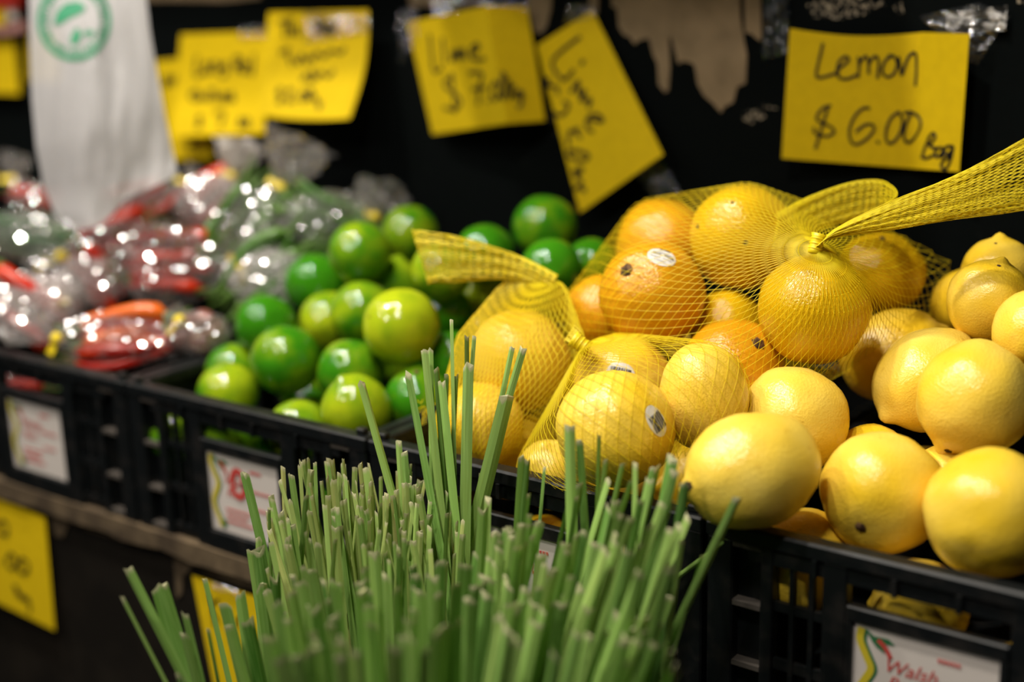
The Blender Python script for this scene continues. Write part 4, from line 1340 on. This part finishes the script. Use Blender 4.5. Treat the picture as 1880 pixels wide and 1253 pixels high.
def clear_bag(label, px, py, rx, ry, t, tie, neck, content, n, direc, clabel, cgroup, fm='film', seed=0, depth_f=0.62, neck_r=34):
    """px,py,rx,ry silhouette in pixels; tie and neck-end pixels; content pieces laid along direc"""
    root = empty('produce_bag')
    c = atd(px, py, t)
    s = t / F
    R = (XC * rx * s, -YC * ry * s, ZC * (min(rx, ry) * depth_f * s + 0.008))
    root.location = c - V((0, 0, ry * s))
    tt = t - 0.012
    pt = atd(*tie, tt)
    td = (pt - c)
    tl = V((td.dot(XC) / (rx * s), td.dot(-YC) / (ry * s), td.dot(ZC) / R[2].length))
    tdir = tl.normalized(); tlen = max(1.0, tl.length)
    bm = bmesh.new()
    bmesh.ops.create_icosphere(bm, subdivisions=5, radius=1)
    rj = random.Random(seed + 500)
    for v in bm.verts:
        d = v.co.normalized()
        k = max(0.0, d.dot(tdir))
        q = 1 + (tlen - 1) * k ** 14
        cr = 0.0
        for sc_, am in ((3.1, 0.10), (6.7, 0.06), (13.0, 0.035)):
            cr += am * (0.5 - abs(noise.noise(d * sc_ + V((seed * 3.7, seed, 0)))) * 2)
        q *= 1 + cr + 0.10 * noise.noise(d * 21 + V((seed, 3, 1))) * (0.5 + abs(noise.noise(d * 4 + V((1, seed, 2)))))
        v.co = c + R[0] * d.x * q + R[1] * d.y * q + R[2] * d.z * q
    # neck: pleated fan beyond the tie
    pn = atd(*neck, tt + 0.01)
    ax = (pn - pt)
    al = ax.normalized()
    e1 = al.orthogonal().normalized(); e2 = al.cross(e1)
    K, J = 34, 9
    grid = []
    for j in range(J + 1):
        f_ = j / J
        rr_ = (3 + (neck_r - 3) * min(1.0, f_ * 1.5) ** 0.75 * (1 - 0.12 * f_)) * s
        row = []
        for i in range(K):
            th = 2 * math.pi * i / K
            pl = 1 + 0.35 * noise.noise((math.cos(th) * 2.2 + seed, math.sin(th) * 2.2, f_ * 2.5)) * 2 * f_ + 0.45 * noise.noise((i * 1.7, j * 1.3, seed)) * f_
            p = pt + ax * f_ * (1 + 0.15 * noise.noise((math.cos(th) + seed, math.sin(th), 9)))
            row.append(bm.verts.new(p + (e1 * math.cos(th) + e2 * math.sin(th)) * rr_ * pl))
        grid.append(row)
    for j in range(J):
        for i in range(K):
            bm.faces.new((grid[j][i], grid[j][(i + 1) % K], grid[j + 1][(i + 1) % K], grid[j + 1][i]))
    me = bpy.data.meshes.new('film')
    bm.to_mesh(me); bm.free()
    me.materials.append(M[fm])
    o = link('film', me, root)
    o.matrix_parent_inverse = Matrix.Translation(-root.location)
    # yellow tape tie with a flag end
    b = MB()
    b.tube([pt - al * 0.004, pt - al * 0.003, pt + al * 0.003, pt + al * 0.004], [0.0045, 0.0055, 0.0055, 0.0045], 10)
    sd = al.cross(ZC).normalized()
    q0 = pt + sd * 0.004
    fl = [q0 - al * 0.0035, q0 + al * 0.0035, q0 + al * 0.005 + sd * 0.012, q0 - al * 0.002 + sd * 0.013]
    b.prism(fl, -ZC * 0.0006)
    o = b.build('tie', M['tie'], root)
    o.matrix_parent_inverse = Matrix.Translation(-root.location)
    tag(root, label, 'bag', 'clear bags of vegetables in the leftmost crate')
    # contents: each piece its own thing, laid in the bag's inner ellipsoid
    rr2 = random.Random(seed + 100)
    for k in range(n):
        lay = k % 3
        f_ = (k + 0.5) / n * 2 - 1
        dv = camv((direc[0] + rr2.uniform(-.14, .14), direc[1] + rr2.uniform(-.14, .14), rr2.uniform(-.15, .15))).normalized()
        pv = camv((-direc[1], direc[0], 0)).normalized()
        half = abs(direc[0]) * ry * s + abs(direc[1]) * rx * s
        p = c + pv * (f_ * half * (0.52 if ry < 60 else 0.64)) + ZC * ((lay - 1.0) * R[2].length * 0.36) + dv * rr2.uniform(-.006, .006)
        if content == 'shallot':
            a = 2 * math.pi * k / n
            p = c + XC * math.cos(a) * rx * s * .5 + YC * math.sin(a) * ry * s * .5
            o = link('shallot', rr2.choice(SH))
            o.matrix_world = Matrix.Translation(p) @ rot_to(V((rr2.uniform(-1, 1), rr2.uniform(-1, 1), .4)), 0) @ Matrix.Scale(0.0125, 4)
            tag(o, clabel, 'shallot', cgroup)
            continue
        ms = {'red': CH, 'orange': CH + CHO * 2, 'green': GR, 'bean': BE}[content]
        nm = {'red': 'red_chilli', 'orange': 'red_chilli', 'green': 'green_chilli', 'bean': 'snake_bean'}[content]
        o = link(nm, rr2.choice(ms))
        if rr2.random() < .5: dv = -dv
        q = dv.to_track_quat('X', 'Z').to_matrix().to_4x4()
        sc = min(1.0, max(0.70, (abs(direc[0]) * rx + abs(direc[1]) * ry) * 2 * s * 0.80 / (0.17 if content == 'bean' else 0.09)))
        o.matrix_world = Matrix.Translation(p) @ q @ Matrix.Rotation(rr2.uniform(0, 6), 4, 'X') @ Matrix.Scale(sc, 4)
        lab = clabel
        if k == 0: lab = 'uppermost ' + clabel
        elif k == n - 1: lab = 'lowest ' + clabel
        tag(o, lab, 'bean' if content == 'bean' else 'chilli', cgroup)
        if content != 'bean':
            st = link('stem', STEM, o)
            tag(st, 'green stem and cap')
    return root


def H(x, y, off=0.0): return heap(x, y, off)


clear_bag('clear bag of red chillies beside the dark limes, its yellow tie to the right', 305, 487, 92, 78, H(305, 500), (438, 490), (486, 446), 'red', 13, (.97, .05), 'long red chilli in the clear bag tied on the right', 'chillies in the right-tied bag', seed=1)
clear_bag('clear bag of red and orange chillies at the front crate corner', 232, 622, 118, 52, H(232, 640), (104, 622), (10, 585), 'orange', 12, (.97, -.12), 'red or orange chilli in the front corner bag', 'chillies in the front corner bag', seed=2, neck_r=40)
clear_bag('clear bag of red chillies with green caps below the white carrier bag', 215, 438, 78, 42, H(215, 440, .02), (112, 470), (84, 505), 'red', 8, (.85, -.5), 'red chilli in the bag just below the carrier bag', 'chillies in the bag below the carrier', seed=3)
clear_bag('clear bag of dark red chillies half behind the white carrier bag', 262, 372, 68, 34, H(262, 375, .03), (345, 340), (362, 312), 'red', 6, (.9, -.3), 'dark red chilli behind the foot of the carrier bag', 'chillies behind the carrier bag', seed=4, neck_r=22)
clear_bag('small clear bag of red chillies at the far left back', 62, 362, 46, 26, H(62, 365, .04), (22, 330), (28, 288), 'red', 4, (.97, .1), 'red chilli in the far left back bag', 'chillies in the far left bag', seed=5, neck_r=26)
clear_bag('clear bag of long dark green snake beans at the left edge', 42, 432, 100, 42, H(42, 435, .01), (92, 482), (86, 458), 'bean', 16, (.98, .12), 'long green snake bean in the left edge bag', 'snake beans in the left bag', seed=6, neck_r=16)
clear_bag('clear bag of green chillies standing tied at the top with a puffed neck', 462, 420, 68, 76, H(462, 420, .01), (516, 343), (552, 262), 'green', 34, (.55, -.83), 'green chilli in the bag with the puffed neck', 'green chillies in the puffed bag', seed=7, neck_r=58)
clear_bag('clear bag of green chillies at the back beside the top lime', 605, 402, 95, 50, H(605, 405, .03), (688, 398), (705, 345), 'green', 24, (.9, .35), 'green chilli in the back bag beside the top lime', 'green chillies in the back bag', seed=8, neck_r=48)
clear_bag('crinkled hazy bag of pale green chillies against the lime heap', 505, 512, 88, 56, H(505, 515, .02), (444, 494), (418, 500), 'green', 18, (.8, -.6), 'green chilli in the hazy bag against the limes', 'green chillies in the hazy bag', 'film_hazy', 9, neck_r=20)
clear_bag('whitish crinkled bag of red chillies at the left edge above the crate rim', 55, 565, 92, 62, H(55, 575), (118, 556), (134, 530), 'red', 5, (.8, .5), 'red chilli in the whitish left bag', 'chillies in the whitish left bag', 'film_hazy', 10, neck_r=24)
clear_bag('clear bag of small red shallots against the crate corner by the limes', 362, 612, 58, 40, H(362, 615), (330, 590), (318, 575), 'shallot', 5, (1, 0), 'small red shallot in the clear corner bag', 'shallots in the corner bag', seed=11, neck_r=18)
clear_bag('whitish crinkled bag in the middle of the chilli crate, hardly any red showing', 168, 515, 66, 46, H(168, 520, .0), (108, 560), (86, 575), 'red', 3, (.6, .75), 'red chilli in the whitish middle bag', 'chillies in the whitish middle bag', 'film_hazy', 12, neck_r=20)
clear_bag('hazy bag with a tall crumpled neck under the Long Red chillies card', 392, 372, 70, 52, H(392, 372, .03), (425, 322), (440, 262), 'red', 5, (.8, -.5), 'red chilli in the hazy bag under the card', 'chillies in the bag under the card', 'film_hazy', 13, neck_r=40)
clear_bag('clear bag of red chillies low in the crate, seen through the opening above the label', 45, 690, 70, 32, 1.385, (-60, 690), (-90, 690), 'orange', 7, (.95, .15), 'red chilli seen through the crate opening', 'chillies low in the crate', seed=14, neck_r=20)

# ------------------------------------------------------------------ hanging white carrier bag
CBt = 1.36
LE = [(52, -60), (54, 60), (58, 180), (66, 270), (80, 340), (100, 392), (122, 414)]
RE = [(262, -60), (276, 60), (290, 140), (303, 210), (314, 262), (322, 300), (328, 322)]
BT = 420
root = tag(empty('carrier_bag', atd(180, -60, CBt)), 'hanging translucent white plastic carrier bag with round green logo', 'bag')


def bag_pt(u, v, lift=0.0):
    f_ = v * (len(LE) - 1); i = min(int(f_), len(LE) - 2); g = f_ - i
    xl = LE[i][0] * (1 - g) + LE[i + 1][0] * g; yl = LE[i][1] * (1 - g) + LE[i + 1][1] * g
    xr = RE[i][0] * (1 - g) + RE[i + 1][0] * g; yr = RE[i][1] * (1 - g) + RE[i + 1][1] * g
    x = xl + (xr - xl) * u; y = yl + (yr - yl) * u
    y += v ** 6 * 26 * math.sin(math.pi * min(1, u * 1.9)) * (1 if u < .53 else 0)
    fold = 0.004 * math.sin(u * 9 + v * 3) * (0.3 + v) + 0.009 * noise.noise((u * 2.5 + v, v * 2.2, 1.0)) + 0.003 * noise.noise((u * 7, v * 5 + u * 5, 2.0))
    bulge = -0.030 * math.sin(math.pi * u) * (0.5 + 0.5 * math.sin(math.pi * min(1, v)))
    return x, y, CBt + fold + bulge - lift


b = MB()
nu, nv = 56, 56
for j in range(nv + 1):
    for i in range(nu + 1):
        b.v.append(tuple(atd(*bag_pt(i / nu, j / nv))))
for j in range(nv):
    for i in range(nu):
        a = j * (nu + 1) + i
        b.f.append((a, a + 1, a + nu + 2, a + nu + 1))
nf = len(b.v)
for j in range(nv + 1):                        # back sheet
    for i in range(nu + 1):
        x, y, t = bag_pt(i / nu, j / nv)
        x0, y0, t0 = bag_pt(0.0, j / nv)
        q = math.sin(math.pi * i / nu)
        b.v.append(tuple(atd(x, y, t + 0.0006 + q * (0.04 + 0.004 * noise.noise((i * .2, j * .15, 4))))))
for j in range(nv):
    for i in range(nu):
        a = nf + j * (nu + 1) + i
        b.f.append((a, a + nu + 1, a + nu + 2, a + 1))
o = b.build('sheet', M['carrier'], root, True)
o.matrix_parent_inverse = Matrix.Translation(-root.location)


def on_bag(px, py, lift=0.0012):
    u, v = 0.5, 0.3
    for _ in range(14):
        x, y, t = bag_pt(u, v)
        x1, y1, _ = bag_pt(u + 1e-3, v); x2, y2, _ = bag_pt(u, v + 1e-3)
        J = np.array([[(x1 - x) / 1e-3, (x2 - x) / 1e-3], [(y1 - y) / 1e-3, (y2 - y) / 1e-3]])
        d = np.linalg.solve(J, np.array([px - x, py - y]))
        u = min(.98, max(.02, u + d[0])); v = min(.97, max(.02, v + d[1]))
    x, y, t = bag_pt(u, v)
    return atd(px, py, t - lift)


logo = empty('logo'); logo.parent = root
logo.matrix_parent_inverse = Matrix.Translation(-root.location)
lcx, lcy, lrx, lry = 136, 38, 68, 74
b = MB()
for k in range(48):
    for rr_ in (0.88, 1.0):
        a = 2 * math.pi * k / 48
        b.v.append(tuple(on_bag(lcx + lrx * rr_ * math.cos(a), lcy + lry * rr_ * math.sin(a))))
for k in range(48):
    k2 = (k + 1) % 48
    b.f.append((2 * k, 2 * k + 1, 2 * k2 + 1, 2 * k2))
b.build('logo_ring', M['logo'], logo)
b = MB()
ns = len(b.v)
nd = 44
for k in range(nd):                                  # ring of small letter-like dashes
    a0 = 2 * math.pi * k / nd; a1 = a0 + 2 * math.pi / nd * (0.62 if k % 4 else 0.3)
    i0 = len(b.v)
    for a in (a0, a1):
        for rr_ in (0.70, 0.84):
            b.v.append(tuple(on_bag(lcx + lrx * rr_ * math.cos(a), lcy + lry * rr_ * math.sin(a))))
    b.f.append((i0, i0 + 1, i0 + 3, i0 + 2))
b.build('logo_small_ring', M['logo'], logo)['kind'] = 'stuff'
b = MB()
for P in ([(98, 46), (104, 22), (120, 6), (144, 2), (158, 12), (150, 24), (130, 32), (112, 44)], [(136, 56), (142, 50), (150, 62), (146, 76), (132, 84), (128, 72)], [(152, 60), (164, 54), (176, 60), (166, 66), (156, 66)]):
    b.add([on_bag(x, y) for x, y in P], [tuple(range(len(P)))])
b.build('logo_leaf', M['logo'], logo)

# small hanging packet at the top left
pk = tag(empty('packet', ony(20, -30, WY - 0.02)), 'red-topped packet hanging at the top left corner of the picture', 'packet')
def pkp(P, y, th, name, m):
    b = MB(); b.prism([ony(x, yy, y) for x, yy in P], (0, -th, 0))
    o = b.build(name, m, pk); o.matrix_parent_inverse = Matrix.Translation(-pk.location)
pkp([(-60, -60), (48, -60), (44, 12), (-60, 18)], WY - 0.012, 0.012, 'red_header', M['red'])
pkp([(-60, 18), (16, 16), (14, 46), (-60, 52)], WY - 0.013, 0.008, 'yellow_body', M['yellow'])
pkp([(20, 16), (32, 14), (34, 34), (22, 38)], WY - 0.013, 0.006, 'white_flap', M['white'])
pkp([(-60, 52), (20, 48), (52, 38), (52, 56), (22, 62), (-60, 64)], WY - 0.015, 0.008, 'pink_label', M['pink'])
